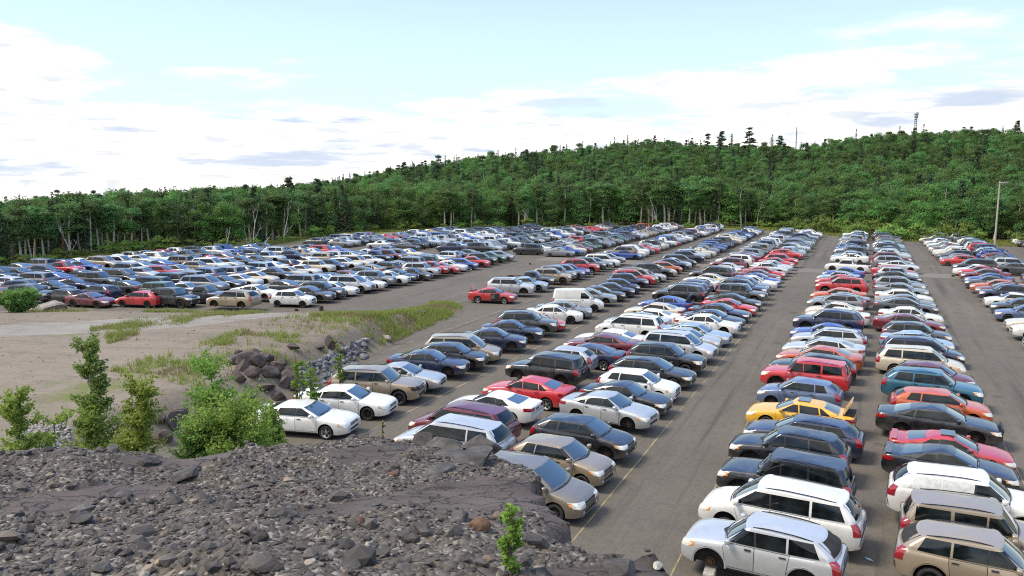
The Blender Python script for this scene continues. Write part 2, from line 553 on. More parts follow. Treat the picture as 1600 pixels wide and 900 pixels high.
# ------------------------------------------------------------------ stones
def ico(sub):
    bm = bmesh.new(); bmesh.ops.create_icosphere(bm, subdivisions=sub, radius=1)
    bm.verts.ensure_lookup_table()
    V = np.array([v.co[:] for v in bm.verts]); Fq = np.array([[v.index for v in f.verts] for f in bm.faces])
    bm.free()
    return V, Fq


ICO1, ICO2, ICO3 = ico(1), ico(2), ico(3)
NPR = np.random.RandomState(5)


def chip(V, flat=.6, planes=9, rs=NPR):
    """knock flat faces off a ball: an angular stone"""
    V = V.copy()
    for _ in range(planes):
        n = rs.normal(size=3); n /= np.linalg.norm(n)
        d = rs.uniform(.50, .86)
        q = V @ n - d
        V -= np.clip(q, 0, None)[:, None] * n
    V *= np.array([rs.uniform(.8, 1.3), rs.uniform(.65, 1.0), rs.uniform(.35, .8) * flat / .6])
    return V


def rock_mat(name, dark, light, lichen=.5, scale=1.0):
    m = bpy.data.materials.new(name); m.use_nodes = True
    t = NT(m.node_tree)
    o = t.n('ShaderNodeTexCoord').outputs['Object']
    info = t.n('ShaderNodeObjectInfo').outputs['Random']
    nb, nm = t.noise(o, 2.2 * scale, 6, .65), t.noise(o, 13 * scale, 5, .7)
    c = t.mix(t.ss(nb, .35, .65), (*dark, 1), (*light, 1))
    c = t.mix(t.math('MULTIPLY', t.ss(t.noise(o, 4.5 * scale, 7, .75), .62, .72), lichen), c, (.27, .27, .24, 1))
    c = t.n('ShaderNodeHueSaturation', None, Value=t.math('ADD', .75, t.math('MULTIPLY', info, .5)), Color=c).outputs[0]
    p = t.n('ShaderNodeBsdfPrincipled', None, Base_Color=c, Roughness=.88)
    b = t.n('ShaderNodeBump', None, Strength=.7, Distance=.04, Height=t.math('ADD', nb, t.math('MULTIPLY', nm, .4)))
    t.link(b.outputs[0], p.inputs['Normal'])
    t.n('ShaderNodeOutputMaterial', None, Surface=p.outputs[0])
    return m


def tint_mat(name, ramp, rough=.85, bump=0.0):
    m = bpy.data.materials.new(name); m.use_nodes = True
    t = NT(m.node_tree)
    at = t.n('ShaderNodeAttribute', {'attribute_name': 'tint'}).outputs['Fac']
    cr = t.n('ShaderNodeValToRGB', None, i0=at)
    el = cr.color_ramp.elements
    el[0].position, el[0].color = ramp[0][0], (*ramp[0][1], 1)
    el[1].position, el[1].color = ramp[-1][0], (*ramp[-1][1], 1)
    for q, c in ramp[1:-1]:
        e = el.new(q); e.color = (*c, 1)
    p = t.n('ShaderNodeBsdfPrincipled', None, Base_Color=cr.outputs[0], Roughness=rough)
    if bump:
        b = t.n('ShaderNodeBump', None, Strength=bump, Distance=.01, Height=t.noise(t.n('ShaderNodeTexCoord').outputs['Object'], 40, 4, .7))
        t.link(b.outputs[0], p.inputs['Normal'])
    t.n('ShaderNodeOutputMaterial', None, Surface=p.outputs[0])
    return m


def scatter_stones(name, pts, sizes, tints, ball, mat, flat=.6):
    protos = [chip(ball[0], flat) for _ in range(14)]
    nV, nF = len(ball[0]), len(ball[1])
    N = len(pts)
    V = np.zeros((N, nV, 3)); Fq = np.zeros((N, nF, 3), int)
    for i in range(N):
        a, b = NPR.uniform(0, 6.28), NPR.normal() * .25
        ca, sa, cb, sb = math.cos(a), math.sin(a), math.cos(b), math.sin(b)
        M = np.array([[ca, -sa, 0], [sa, ca, 0], [0, 0, 1]]) @ np.array([[cb, 0, sb], [0, 1, 0], [-sb, 0, cb]])
        V[i] = protos[NPR.randint(14)] @ M.T * sizes[i] + pts[i]
        Fq[i] = ball[1] + i * nV
    me = np_mesh(name, V, Fq, (mat,), None, False, 3, np.repeat(tints, nF))
    return tag(link(name, me), kind='stuff')


M_STONES = tint_mat('loose_stones', [(0, (.023, .020, .019)), (.40, (.056, .050, .046)), (.70, (.104, .094, .085)), (.84, (.12, .085, .062)), (.93, (.28, .265, .24)), (1, (.20, .155, .115))], bump=.5)
N0 = 46000
cand_r, cand_f = NPR.uniform(-8.5, 1.6, N0), NPR.uniform(2.2, 8.6, N0)
hz, sdv = ledge_height(cand_r, cand_f)
slm = slab_mask(cand_r, cand_f)
dens = vn(cand_r, cand_f, 1.2, 51)
keep = (sdv > .02) & (~slm | (NPR.rand(N0) < .025)) & (NPR.rand(N0) < .35 + .9 * dens)
cand_r, cand_f, hz = cand_r[keep], cand_f[keep], hz[keep]
sz = np.clip(NPR.lognormal(-4.42, .58, len(cand_r)), .006, .09)
tn = np.clip(NPR.beta(1.6, 2.2, len(cand_r)) * .95 + (NPR.rand(len(cand_r)) < .07) * .5, 0, 1)
pts = np.stack([cw * cand_r - sw * cand_f, sw * cand_r + cw * cand_f, hz + sz * .12], -1)
scatter_stones('loose_stones', pts, sz, tn, ICO1, M_STONES)

M_BASALT = rock_mat('dark_basalt', (.040, .037, .036), (.088, .080, .076), .6, 3.0)
M_BROWNROCK = rock_mat('rusty_rock', (.085, .045, .026), (.15, .085, .05), .15, 3.0)
M_SANDSTONE = rock_mat('tan_stone', (.22, .155, .10), (.30, .23, .16), .1, 3.0)
M_BOULDER = rock_mat('boulder_stone', (.044, .034, .031), (.100, .078, .070), .25, .8)
M_PALEROCK = rock_mat('pale_boulder', (.20, .165, .145), (.36, .33, .30), .3, .6)


def rock(name, P_, size, mat, ball=ICO3, flat=.6, planes=12, label=None, group=None, stretch=None, seed=0, cat='rock', rz=None):
    rs_ = np.random.RandomState(seed)
    Vr = chip(ball[0], flat, planes, rs_)
    nz = np.array([noise.noise(Vector(v) * 2.6 + Vector((seed * 3.1, 0, 0))) for v in Vr])
    Vr = Vr * (1 + .05 * nz[:, None])
    if stretch: Vr = Vr * np.array(stretch)
    Vr = Vr * size
    me = np_mesh(name, Vr, ball[1], (mat,), None, True, 3)
    me.set_sharp_from_angle(angle=R(13))
    ob = link(name, me, None, P_)
    ob.rotation_euler = (rs_.uniform(-.12, .12), rs_.uniform(-.12, .12), rs_.uniform(0, 6.28) if rz is None else rz)
    return tag(ob, label, cat, group)


def px_size(P_, npx):
    """metres that npx photo pixels span at a place"""
    return npx * (Vector(P_) - Vector((0, 0, CAM_H))).length / F_PX


# slabs and stones that stand out on the ledge
for i, (x, y, wpx, m, fl, lab, grp) in enumerate([
    (662, 692, 40, M_BASALT, .5, 'broad dark rock on the far lip of the ledge, left of its topmost block', None),
    (612, 703, 42, M_BASALT, .4, None, 'slab'), (700, 700, 66, M_BASALT, .45, None, 'slab'), (748, 699, 60, M_BASALT, .5, 'pale-topped layered block on the far lip of the ledge', None),
    (700, 713, 60, M_BASALT, .35, None, 'slab'), (735, 722, 92, M_BASALT, .42, 'long pale grey slab lying across the right end of the ledge', None), (688, 738, 60, M_BASALT, .4, None, 'slab'),
    (782, 714, 56, M_BASALT, .6, 'big dark block at the right lip of the ledge above the brown minivan', None), (748, 718, 22, M_BROWNROCK, .7, 'small rusty brown block wedged among slabs at the right lip', None),
    (615, 744, 26, M_BROWNROCK, .55, 'flat rusty brown stone in gravel at the middle of the ledge', None), (551, 697, 16, M_BASALT, .5, None, 'stone'),
    (257, 877, 28, M_SANDSTONE, .7, 'tan brown block stone standing alone on the gravel', None), (418, 886, 62, M_BASALT, .6, 'largest dark stone in the lower middle of the gravel', None),
    (709, 834, 34, M_BASALT, .6, None, 'stone'), (662, 832, 36, M_BASALT, .9, None, 'stone'), (718, 815, 44, M_BASALT, .7, None, 'stone'), (748, 826, 36, M_BROWNROCK, .8, 'rounded rusty brown stone beside the green sapling', None),
    (634, 840, 34, M_BASALT, .6, None, 'stone'), (476, 860, 30, M_BASALT, .8, None, 'stone'), (500, 862, 26, M_BASALT, .5, None, 'stone'), (580, 791, 30, M_BASALT, .45, None, 'stone'),
    (640, 792, 24, M_BASALT, .6, None, 'stone'), (650, 772, 22, M_BASALT, .5, None, 'stone'), (692, 803, 20, M_BASALT, .6, None, 'stone'), (560, 818, 28, M_BROWNROCK, .45, 'flat brown stone lying at the foot of the smooth rock sheet', None),
    (842, 852, 40, M_BASALT, .6, 'dark block on the right edge of the ledge beside the sapling', None), (176, 707, 24, M_BASALT, .8, None, 'stone'), (150, 703, 12, M_BASALT, .9, None, 'stone'), (232, 724, 40, M_BASALT, .35, None, 'slab'),
    (192, 774, 36, M_BASALT, .3, None, 'slab'), (290, 745, 44, M_BASALT, .3, None, 'slab'), (335, 699, 20, M_BASALT, .6, None, 'stone'), (178, 775, 22, M_BASALT, .4, None, 'stone'), (386, 763, 36, M_BASALT, .35, None, 'slab'),
    (440, 805, 40, M_BASALT, .4, None, 'slab'), (125, 812, 30, M_BASALT, .5, None, 'stone'), (340, 852, 30, M_BASALT, .5, None, 'stone'), (160, 889, 30, M_BASALT, .5, None, 'stone'), (548, 886, 34, M_BASALT, .6, None, 'stone'),
    (595, 868, 30, M_BASALT, .6, None, 'stone'), (820, 880, 30, M_BASALT, .6, None, 'stone'), (970, 897, 60, M_BASALT, .35, 'dark slab at the bottom edge of the ledge above the bare asphalt', None)]):
    P_ = ledge_at(x, y)
    if P_ is None: continue
    s_ = px_size(P_, wpx) / 2 * 1.08
    tilt_label = lab or ('thin dark slab lying flat on the gravelly ledge' if grp == 'slab' else 'angular dark grey stone lying loose on the gravelly ledge')
    g_ = {'slab': 'thin slabs on the rock ledge', 'stone': 'loose stones on the rock ledge'}.get(grp)
    rock('rock_slab' if fl < .5 else 'stone', P_ + Vector((0, 0, s_ * .12)), s_, m, ICO3, fl, 14, tilt_label, g_, None, 100 + i, 'rock slab' if fl < .5 else 'stone')

# boulders tumbled along the bank
PILE = [(374, 578, 14), (392, 572, 17), (411, 566, 17), (430, 572, 17), (447, 588, 18), (424, 604, 18), (404, 596, 15), (386, 600, 15), (444, 606, 15), (377, 596, 13), (408, 582, 13), (440, 560, 12), (458, 600, 12), (396, 616, 13), (416, 618, 14),
        (436, 620, 13), (380, 615, 12), (455, 575, 11), (420, 558, 10), (400, 557, 11), (367, 588, 11), (366, 606, 12), (372, 625, 12), (392, 632, 12)]
for i, (x, y, s) in enumerate(PILE):
    z_ = max(.15, 1.75 - (y - 556) * .030)
    X, Y = un(x, y, z_)
    z_ = max(z_ - .25, dirt_z(X, Y) + .1)
    rock('boulder', (X, Y, z_), px_size((X, Y, z_), s) * 1.12, M_BOULDER, ICO3, .9, 22, 'dark brown boulder heaped on the bank behind the leafy saplings', 'boulders heaped on the bank', None, 200 + i, 'boulder')


def on_dirt(x, y):
    z = 1.5
    for _ in range(25): z = .6 * z + .4 * max(0.0, dirt_z(*un(x, y, z)))
    X, Y = un(x, y, z)
    return X, Y, z


for i, (x, y, s, lab, mt) in enumerate([(250, 652, 13, 'low dark boulder beside the yellow green sapling', 0), (276, 655, 17, 'dark boulder left of the big leafy sapling', 0), (283, 640, 12, 'brown boulder close above the dark one on the dirt', 0),
                                    (258, 680, 17, 'round rust tinged boulder at the foot of the yellow green sapling', 0), (286, 676, 12, 'small boulder half hidden behind the big leafy sapling', 0),
                                    (458, 540, 11, 'brown boulder on the brow of the bank among weeds', 0), (499, 540, 10, 'squat dark boulder on the bank, left of a pair', 0), (516, 536, 12, 'long dark boulder on the bank crest with weeds on it', 0), (531, 548, 10, 'brown boulder at the top of the grey rubble slope', 0),
                                    (660, 487, 7, 'small dark stone on the crest of the grassy bank', 0), (604, 526, 7, 'pale stone lying on the grassy bank', 1)]):
    X, Y, z_ = on_dirt(x, y + s * .5)
    sz_ = px_size((X, Y, z_), s) * 1.05
    rock('boulder', (X, Y, z_ + sz_ * .35), sz_, M_PALEROCK if mt else M_BOULDER, ICO3, .85, 18, lab, None, None, 240 + i, 'boulder')
X, Y = un(75, 486, .4)
rock('boulder', (X, Y, .55), 1.55, M_PALEROCK, ICO3, .8, 9, 'large pale boulder in front of the left end of the car lot', None, None, 300, 'boulder', .4)
for i, (x, y, s, lab) in enumerate([(1446, 364, 14, 'small tan boulder in grass beyond the end of the car rows'), (1562, 366, 22, 'rounded grey boulder in grass left of the utility pole foot')]):
    X, Y = un(x, y, .3)
    rock('boulder', (X, Y, .3), px_size((X, Y, .3), s) * .6, M_PALEROCK, ICO2, .7, 9, lab, None, None, 310 + i, 'boulder')

# grey quarry rubble on the bank
pts, szs = [], []
for i in range(900):
    x, y = rng.uniform(468, 575), rng.uniform(535, 612)
    u = (x - 470) / 105
    yc = 597 - 52 * u
    if abs(y - yc) > 22 - 8 * u + rng.gauss(0, 4): continue
    zz = max(0.02, dirt_z(*un(x, y, .5)))
    X, Y = un(x, y, zz)
    pts.append((X, Y, max(0, dirt_z(X, Y)) + .05)); szs.append(min(.42, max(.05, rng.lognormvariate(-1.95, .5))))
M_RUBBLE = tint_mat('grey_rubble', [(0, (.075, .08, .092)), (.6, (.135, .142, .158)), (1, (.23, .235, .245))])
scatter_stones('rubble', np.array(pts), np.array(szs), NPR.rand(len(pts)), ICO1, M_RUBBLE, .8)
# pale gravel heap on the far left and pebbles over the dirt
pts, szs = [], []
for i in range(1500):
    x, y = rng.uniform(20, 110), rng.gauss(690, 13)
    X, Y = un(x, y, 1.6)
    pts.append((X, Y, dirt_z(X, Y) + .03)); szs.append(rng.uniform(.04, .11))
scatter_stones('gravel_heap', np.array(pts), np.array(szs), NPR.rand(len(pts)), ICO1, tint_mat('pale_gravel_stones', [(0, (.16, .15, .14)), (1, (.36, .34, .31))]), .8)
pts, szs = [], []
for i in range(1600):
    X, Y = rng.uniform(-60, -27), rng.uniform(24, 62)
    z_ = dirt_z(X, Y)
    if z_ < .05: continue
    pts.append((X, Y, z_ + .01)); szs.append(min(.16, rng.lognormvariate(-3.3, .5)))
scatter_stones('pebbles', np.array(pts), np.array(szs), NPR.rand(len(pts)), ICO1, tint_mat('dirt_pebbles', [(0, (.09, .08, .07)), (1, (.30, .26, .21))]), .7)
# ------------------------------------------------------------------ trees and plants
def leaf_mat(name, ramp, trans=.25, spread=.68):
    m = bpy.data.materials.new(name); m.use_nodes = True
    t = NT(m.node_tree)
    at = t.n('ShaderNodeAttribute', {'attribute_name': 'tint'}).outputs['Fac']
    info = t.n('ShaderNodeObjectInfo').outputs['Random']
    cr = t.n('ShaderNodeValToRGB', None, i0=at)
    el = cr.color_ramp.elements
    el[0].position, el[0].color = 0, (*ramp[0], 1)
    el[1].position, el[1].color = 1, (*ramp[1], 1)
    hs = t.n('ShaderNodeHueSaturation', None, Hue=t.math('ADD', .470, t.math('MULTIPLY', info, .056)), Value=t.math('ADD', 1 - spread / 2, t.math('MULTIPLY', info, spread)), Color=cr.outputs[0])
    c = hs.outputs[0]
    p = t.n('ShaderNodeBsdfPrincipled', None, Base_Color=c, Roughness=.55)
    p.inputs['Specular IOR Level'].default_value = .25
    tr = t.n('ShaderNodeBsdfTranslucent', None, Color=c)
    ms = t.n('ShaderNodeMixShader', None, i0=trans, i1=p.outputs[0], i2=tr.outputs[0])
    t.n('ShaderNodeOutputMaterial', None, Surface=ms.outputs[0])
    return m


M_LEAF_A = leaf_mat('aspen_leaves', ((.056, .112, .034), (.124, .232, .066)), .38, .8)
M_LEAF_B = leaf_mat('broad_leaves', ((.060, .122, .030), (.146, .262, .060)), .38, .8)
M_NEEDLE = leaf_mat('spruce_needles', ((.022, .042, .018), (.052, .088, .036)), .15)
M_PINE = leaf_mat('pine_needles', ((.024, .050, .022), (.058, .100, .044)), .15)
M_DEADN = leaf_mat('dead_needles', ((.085, .048, .030), (.15, .085, .055)), .1)
M_SHRUB = leaf_mat('shrub_leaves', ((.095, .165, .028), (.205, .300, .065)), .35)
M_SAP = leaf_mat('sapling_leaves', ((.135, .225, .034), (.29, .41, .085)), .45, .16)
M_SAP2 = leaf_mat('dark_sapling_leaves', ((.115, .205, .048), (.225, .345, .095)), .42, .1)
M_BARK_PALE = simple_mat('pale_bark', (.36, .34, .29), .9, vary=.35, vscale=2.5)
M_BARK = simple_mat('dark_bark', (.085, .07, .055), .95, vary=.4, vscale=2.5)
M_DEADWOOD = simple_mat('bleached_wood', (.40, .37, .33), .95, vary=.3, vscale=2.5)


def tubes(paths, sides=6):
    """tapered tubes through (x, y, z, radius) points"""
    V, Fc = [], []
    for path in paths:
        b0 = len(V)
        for i, (x, y, z, r) in enumerate(path):
            a = Vector(path[max(0, i - 1)][:3]); b = Vector(path[min(len(path) - 1, i + 1)][:3])
            d = (b - a).normalized()
            u = d.orthogonal().normalized(); v = d.cross(u)
            for k in range(sides):
                an = 2 * math.pi * k / sides
                q = Vector((x, y, z)) + u * (r * math.cos(an)) + v * (r * math.sin(an))
                V.append(q[:])
            if i:
                for k in range(sides):
                    Fc.append((b0 + (i - 1) * sides + k, b0 + (i - 1) * sides + (k + 1) % sides, b0 + i * sides + (k + 1) % sides, b0 + i * sides + k))
    return V, Fc


def leaf_quads(C, S, Tn, rs_, up=.35, aspect=.75, outward=None):
    """one small face per clump: C centres, S sizes"""
    N = len(C)
    nrm = rs_.normal(size=(N, 3)); nrm[:, 2] += up * 2
    if outward is not None: nrm += outward * 1.8
    nrm /= np.linalg.norm(nrm, axis=1)[:, None]
    a = rs_.normal(size=(N, 3)); a -= (a * nrm).sum(1)[:, None] * nrm; a /= np.linalg.norm(a, axis=1)[:, None]
    b = np.cross(nrm, a)
    s = S[:, None]
    # a pointed leaf: four corners, slightly folded
    V = np.stack([C - a * s, C - b * s * aspect * .6 + nrm * s * .12, C + a * s, C + b * s * aspect * .6 + nrm * s * .12], 1)
    return V.reshape(-1, 3), np.arange(N * 4).reshape(N, 4), Tn


def crown_lobes(lobes, n, size, rs_, shell=.55):
    """leaf clumps through the outer part of several lobes (x, y, z, rx, rz)"""
    vol = np.array([l[3] ** 2 * l[4] for l in lobes]) ** .7
    pick = rs_.choice(len(lobes), n, p=vol / vol.sum())
    L_ = np.array(lobes)[pick]
    d = rs_.normal(size=(n, 3)); d /= np.linalg.norm(d, axis=1)[:, None]
    d[:, 2] = np.where((d[:, 2] < -.35), -d[:, 2] * .6, d[:, 2])
    rad = (shell + (1 - shell) * rs_.rand(n)) * (1 + .16 * rs_.normal(size=n))
    C = L_[:, :3] + d * rad[:, None] * L_[:, [3, 3, 4]]
    tl = np.array([rs_.rand() for _ in lobes])[pick]
    T = np.clip(.15 + .45 * tl + .4 * rs_.rand(n), 0, 1)
    return C, size * (.65 + .7 * rs_.rand(n)), T, d


def tree_meshes(kind, seed):
    """crown and trunk of one tree, unit: metres, base at z = 0 -> (crown arrays, trunk arrays, materials, height)"""
    rs_ = np.random.RandomState(seed)
    rn = random.Random(seed)
    if kind == 'aspen':
        H = 12.0
        lean = rn.uniform(-.4, .4)
        trunk = [(lean * (q ** 2), .2 * math.sin(q * 5 + seed), H * .93 * q, .20 * (1 - .85 * q) + .015) for q in [i / 9 for i in range(10)]]
        paths = [trunk]
        lobes = []
        for i in range(15):
            q = rn.uniform(.44, .90)
            a = rn.uniform(0, 6.28)
            rr = (1.75 * math.sin(math.pi * min(1, (q - .34) / .64)) ** .8) * rn.uniform(.2, 1.0)
            x, y, z = lean * q * q + rr * math.cos(a), rr * math.sin(a), H * q
            lobes.append((x, y, z, rn.uniform(.8, 1.35), rn.uniform(.7, 1.25)))
            paths.append([(lean * q * q * .8, 0, z - .9, .045), (x * .6, y * .6, z - .4, .028), (x, y, z, .012)])
        for i in range(4):
            a, q = rn.uniform(0, 6.28), rn.uniform(.18, .42)
            paths.append([(0, 0, H * q, .03), (.8 * math.cos(a), .8 * math.sin(a), H * q + .15, .012)])
        C = crown_lobes(lobes, 2500, .17, rs_)
        paths[0] = trunk[:9]
        return C, paths, (M_LEAF_A, M_BARK_PALE), H
    if kind == 'broad':
        H = 10.5
        trunk = [(.1 * math.sin(q * 4 + seed), .1 * math.cos(q * 3), H * .85 * q, .17 * (1 - .85 * q) + .015) for q in [i / 7 for i in range(8)]]
        paths, lobes = [trunk], []
        for i in range(22):
            q = rn.uniform(.10, .88)
            a = rn.uniform(0, 6.28)
            rr = 2.2 * (math.sin(math.pi * min(1, q * .78 + .16)) ** .6) * rn.uniform(.45, 1.0)
            x, y, z = rr * math.cos(a), rr * math.sin(a), H * q
            s = rn.uniform(.95, 1.7)
            lobes.append((x, y, z, s, s * rn.uniform(.7, 1.0)))
            paths.append([(0, 0, max(.3, z - 1.2), .05), (x * .6, y * .6, z - .5, .03), (x, y, z, .012)])
        C = crown_lobes(lobes, 3200, .185, rs_)
        return C, paths, (M_LEAF_B if seed % 2 else M_LEAF_A, M_BARK), H
    if kind in ('spruce', 'dead_spruce'):
        H = 11.0
        paths = [[(0, 0, H * q, .16 * (1 - q) + .012) for q in [i / 7 for i in range(8)]]]
        Cs, Ss, Ts, Ds = [], [], [], []
        z = .6
        while z < H * .985:
            R_ = 1.9 * (1 - z / H) ** .82 + .10
            nb = rn.randint(6, 9)
            for k in range(nb):
                a = rn.uniform(0, 6.28)
                ln = R_ * rn.uniform(.65, 1.12)
                m = max(3, int(ln * 12))
                for j in range(m):
                    q = (j + rn.random()) / m
                    Cs.append((ln * q * math.cos(a) + rn.gauss(0, .07), ln * q * math.sin(a) + rn.gauss(0, .07), z - .32 * ln * q + .12 * ln * q * q + rn.gauss(0, .05)))
                    Ss.append(.15 * rn.uniform(.7, 1.3)); Ts.append(rn.random()); Ds.append((math.cos(a), math.sin(a), .2))
                paths.append([(0, 0, z, .02), (ln * .8 * math.cos(a), ln * .8 * math.sin(a), z - .25 * ln, .006)])
            z += rn.uniform(.30, .46)
        return (np.array(Cs), np.array(Ss), np.array(Ts), np.array(Ds)), paths, ((M_NEEDLE if kind == 'spruce' else M_DEADN), M_BARK), H
    if kind == 'pine':
        H = 15.0
        paths = [[(.15 * math.sin(q * 3), 0, H * q, .22 * (1 - q) + .02) for q in [i / 8 for i in range(9)]]]
        lobes = []
        for i in range(40):
            q = rn.uniform(.40, .98)
            a = rn.uniform(0, 6.28)
            ln = (2.6 * (1 - q) ** .7 + .15) * rn.uniform(.3, 1.05)
            x, y, z = ln * math.cos(a), ln * math.sin(a), H * q + .12 * ln
            lobes.append((x, y, z, rn.uniform(.5, .95), rn.uniform(.42, .75)))
            paths.append([(0, 0, z - .5, .05), (x * .6, y * .6, z - .15, .03), (x, y, z, .015)])
        return crown_lobes(lobes, 2600, .20, rs_, .35), paths, (M_PINE, M_BARK), H
    if kind == 'shrub':
        H = 3.0
        paths, lobes = [], []
        for i in range(16):
            a, rr = rn.uniform(0, 6.28), 1.7 * math.sqrt(rn.random())
            z = rn.uniform(.35, 2.5) * (1 - .28 * rr / 1.7)
            lobes.append((rr * math.cos(a), rr * math.sin(a), z, rn.uniform(.4, .75), rn.uniform(.35, .6)))
            paths.append([(.15 * math.cos(a), .15 * math.sin(a), 0, .025), (rr * .6 * math.cos(a), rr * .6 * math.sin(a), z * .6, .016), (rr * math.cos(a), rr * math.sin(a), z, .006)])
        return crown_lobes(lobes, 1500, .12, rs_), paths, (M_SHRUB, M_BARK), H
    raise ValueError(kind)


def tree_data(kind, seed):
    (C, S, T, D), paths, mats, H = tree_meshes(kind, seed)
    rs_ = np.random.RandomState(seed + 999)
    V, Fq, tt = leaf_quads(C, S, T, rs_, .35, .9, D)
    crown = np_mesh('crown', V, Fq, (mats[0],), None, False, 4, tt)
    tv, tf = tubes(paths, 5)
    trunk = mesh_of('trunk', tv, tf, (mats[1],))
    # the same tree as a single mesh for the mass of the wood
    allV = np.concatenate([V, np.array(tv)]); tq = np.array(tf) + len(V)
    one = np_mesh('wood_tree', allV, np.concatenate([Fq, tq]), mats, np.r_[np.zeros(len(Fq)), np.ones(len(tq))], False, 4, np.r_[tt, np.full(len(tq), .5)])
    return crown, trunk, one, H


TREES = {}
for kind, seeds in (('aspen', (1, 2, 3, 4, 5)), ('broad', (11, 12, 13, 14)), ('spruce', (21, 22, 23)), ('pine', (31, 32, 33)), ('shrub', (41, 42, 43)), ('dead_spruce', (51,))):
    TREES[kind] = [tree_data(kind, s) for s in seeds]


def bare_tree(seed, H):
    rn = random.Random(seed)
    paths = []

    def grow(p, d, ln, r, lv):
        n = 4
        pts = []
        q = Vector(p); dd = Vector(d)
        for i in range(n + 1):
            pts.append((q.x, q.y, q.z, r * (1 - .6 * i / n)))
            dd = (dd + Vector((rn.uniform(-.18, .18), rn.uniform(-.18, .18), .04))).normalized()
            q = q + dd * ln / n
        paths.append(pts)
        if lv:
            for k in range(rn.randint(3, 5)):
                i = rn.randint(1, n)
                b = Vector(pts[i][:3])
                a = rn.uniform(0, 6.28)
                grow(b, (dd + Vector((math.cos(a), math.sin(a), rn.uniform(.1, .8))) * .8).normalized(), ln * rn.uniform(.32, .55), r * .45, lv - 1)
    grow((0, 0, -.2), (rn.uniform(-.08, .08), 0, 1), H * .8, .11, 2)
    V, Fc = tubes(paths, 5)
    return mesh_of('bare_tree', V, Fc, (M_DEADWOOD,))


NAMES = {'aspen': 'aspen_tree', 'broad': 'leafy_tree', 'spruce': 'spruce_tree', 'pine': 'pine_tree', 'shrub': 'shrub', 'dead_spruce': 'dead_spruce_tree'}


def plant(kind, X, Y, height, label, group=None, z=None, wide=1.0, variant=None):
    crown, trunk, one, H = TREES[kind][rng.randrange(len(TREES[kind])) if variant is None else variant]
    root = link(NAMES[kind], None)
    root.location = (X, Y, land_z(X, Y) if z is None else z)
    s = height / H
    root.scale = (s * wide, s * wide, s)
    root.rotation_euler = (0, 0, rng.uniform(0, 6.28))
    tag(root, label, 'shrub' if kind == 'shrub' else 'tree', group)
    link('crown', crown, root)
    link('branches' if kind == 'shrub' else 'trunk', trunk, root)
    return root


def bear(px_):
    return math.degrees(math.atan((px_ - 800) / F_PX))


def at_bearing(px_, d):
    a = R(bear(px_))
    return fr(d * math.sin(a), d * math.cos(a))


# skyline of the front trees: photo column -> row of the tree tops at the forest's edge
FRONT_TOP = [(-200, 314), (0, 314), (100, 306), (250, 301), (400, 298), (500, 294), (600, 294), (700, 292), (800, 288), (900, 282), (1000, 272), (1100, 274), (1180, 282), (1250, 296), (1350, 300), (1450, 300), (1600, 296), (1900, 296)]


def front_height(px_, d):
    return CAM_H - (lerp_table(FRONT_TOP, px_) - 282) / F_PX * d - land_z(*at_bearing(px_, d))


EDGE_LABEL = {
    'aspen': ('slim green aspen with pale bare trunk at the edge of the wood', 'aspens along the edge of the wood'),
    'broad': ('full green broadleaf tree with crown reaching the ground at the edge of the wood', 'leafy trees along the edge of the wood'),
    'spruce': ('dark narrow spruce standing among leafy trees at the edge of the wood', 'spruces along the edge of the wood'),
    'shrub': ('light green rounded shrub at the foot of the wood behind the cars', 'shrubs at the foot of the wood')}
x = -60.0
while x < 1670:
    d0 = lerp_table(EDGE, bear(x))
    aspen_zone = 1.0 if (930 < x < 1180 or 380 < x < 450 or x < 230) else .45
    u = rng.random()
    d = d0 + rng.uniform(.5, 7)
    if x > 1190: kind = 'broad' if u < .85 else 'aspen'
    elif u < aspen_zone * .72: kind = 'aspen'
    elif u < aspen_zone * .72 + (.30 if x < 560 else .10): kind = 'spruce'
    else: kind = 'broad'
    h = front_height(x, d) * rng.uniform(.80, 1.03)
    if kind == 'broad' : h *= .92
    X, Y = at_bearing(x, d)
    plant(kind, X, Y, max(4.5, h), *EDGE_LABEL[kind], wide=rng.uniform(.85, 1.2) * (1.25 if kind == 'aspen' else 1))
    x += rng.uniform(7, 15) * (1.25 if kind == 'broad' else .75)
# shrubs in front
x = -20.0
while x < 1640:
    d0 = lerp_table(EDGE, bear(x))
    dense = 1.0 if x > 1180 else .6
    d = d0 - rng.uniform(0, 3.0) - (rng.uniform(0, 8) if x > 1220 else 0)
    X, Y = at_bearing(x, d)
    if not 1530 < x < 1580:
     plant('shrub', X, Y, rng.uniform(1.6, 3.2) * (1.75 if x > 1230 else (.75 if 930 < x < 1180 else 1)), *EDGE_LABEL['shrub'], wide=rng.uniform(.9, 1.3))
    x += rng.uniform(12, 30) / dense
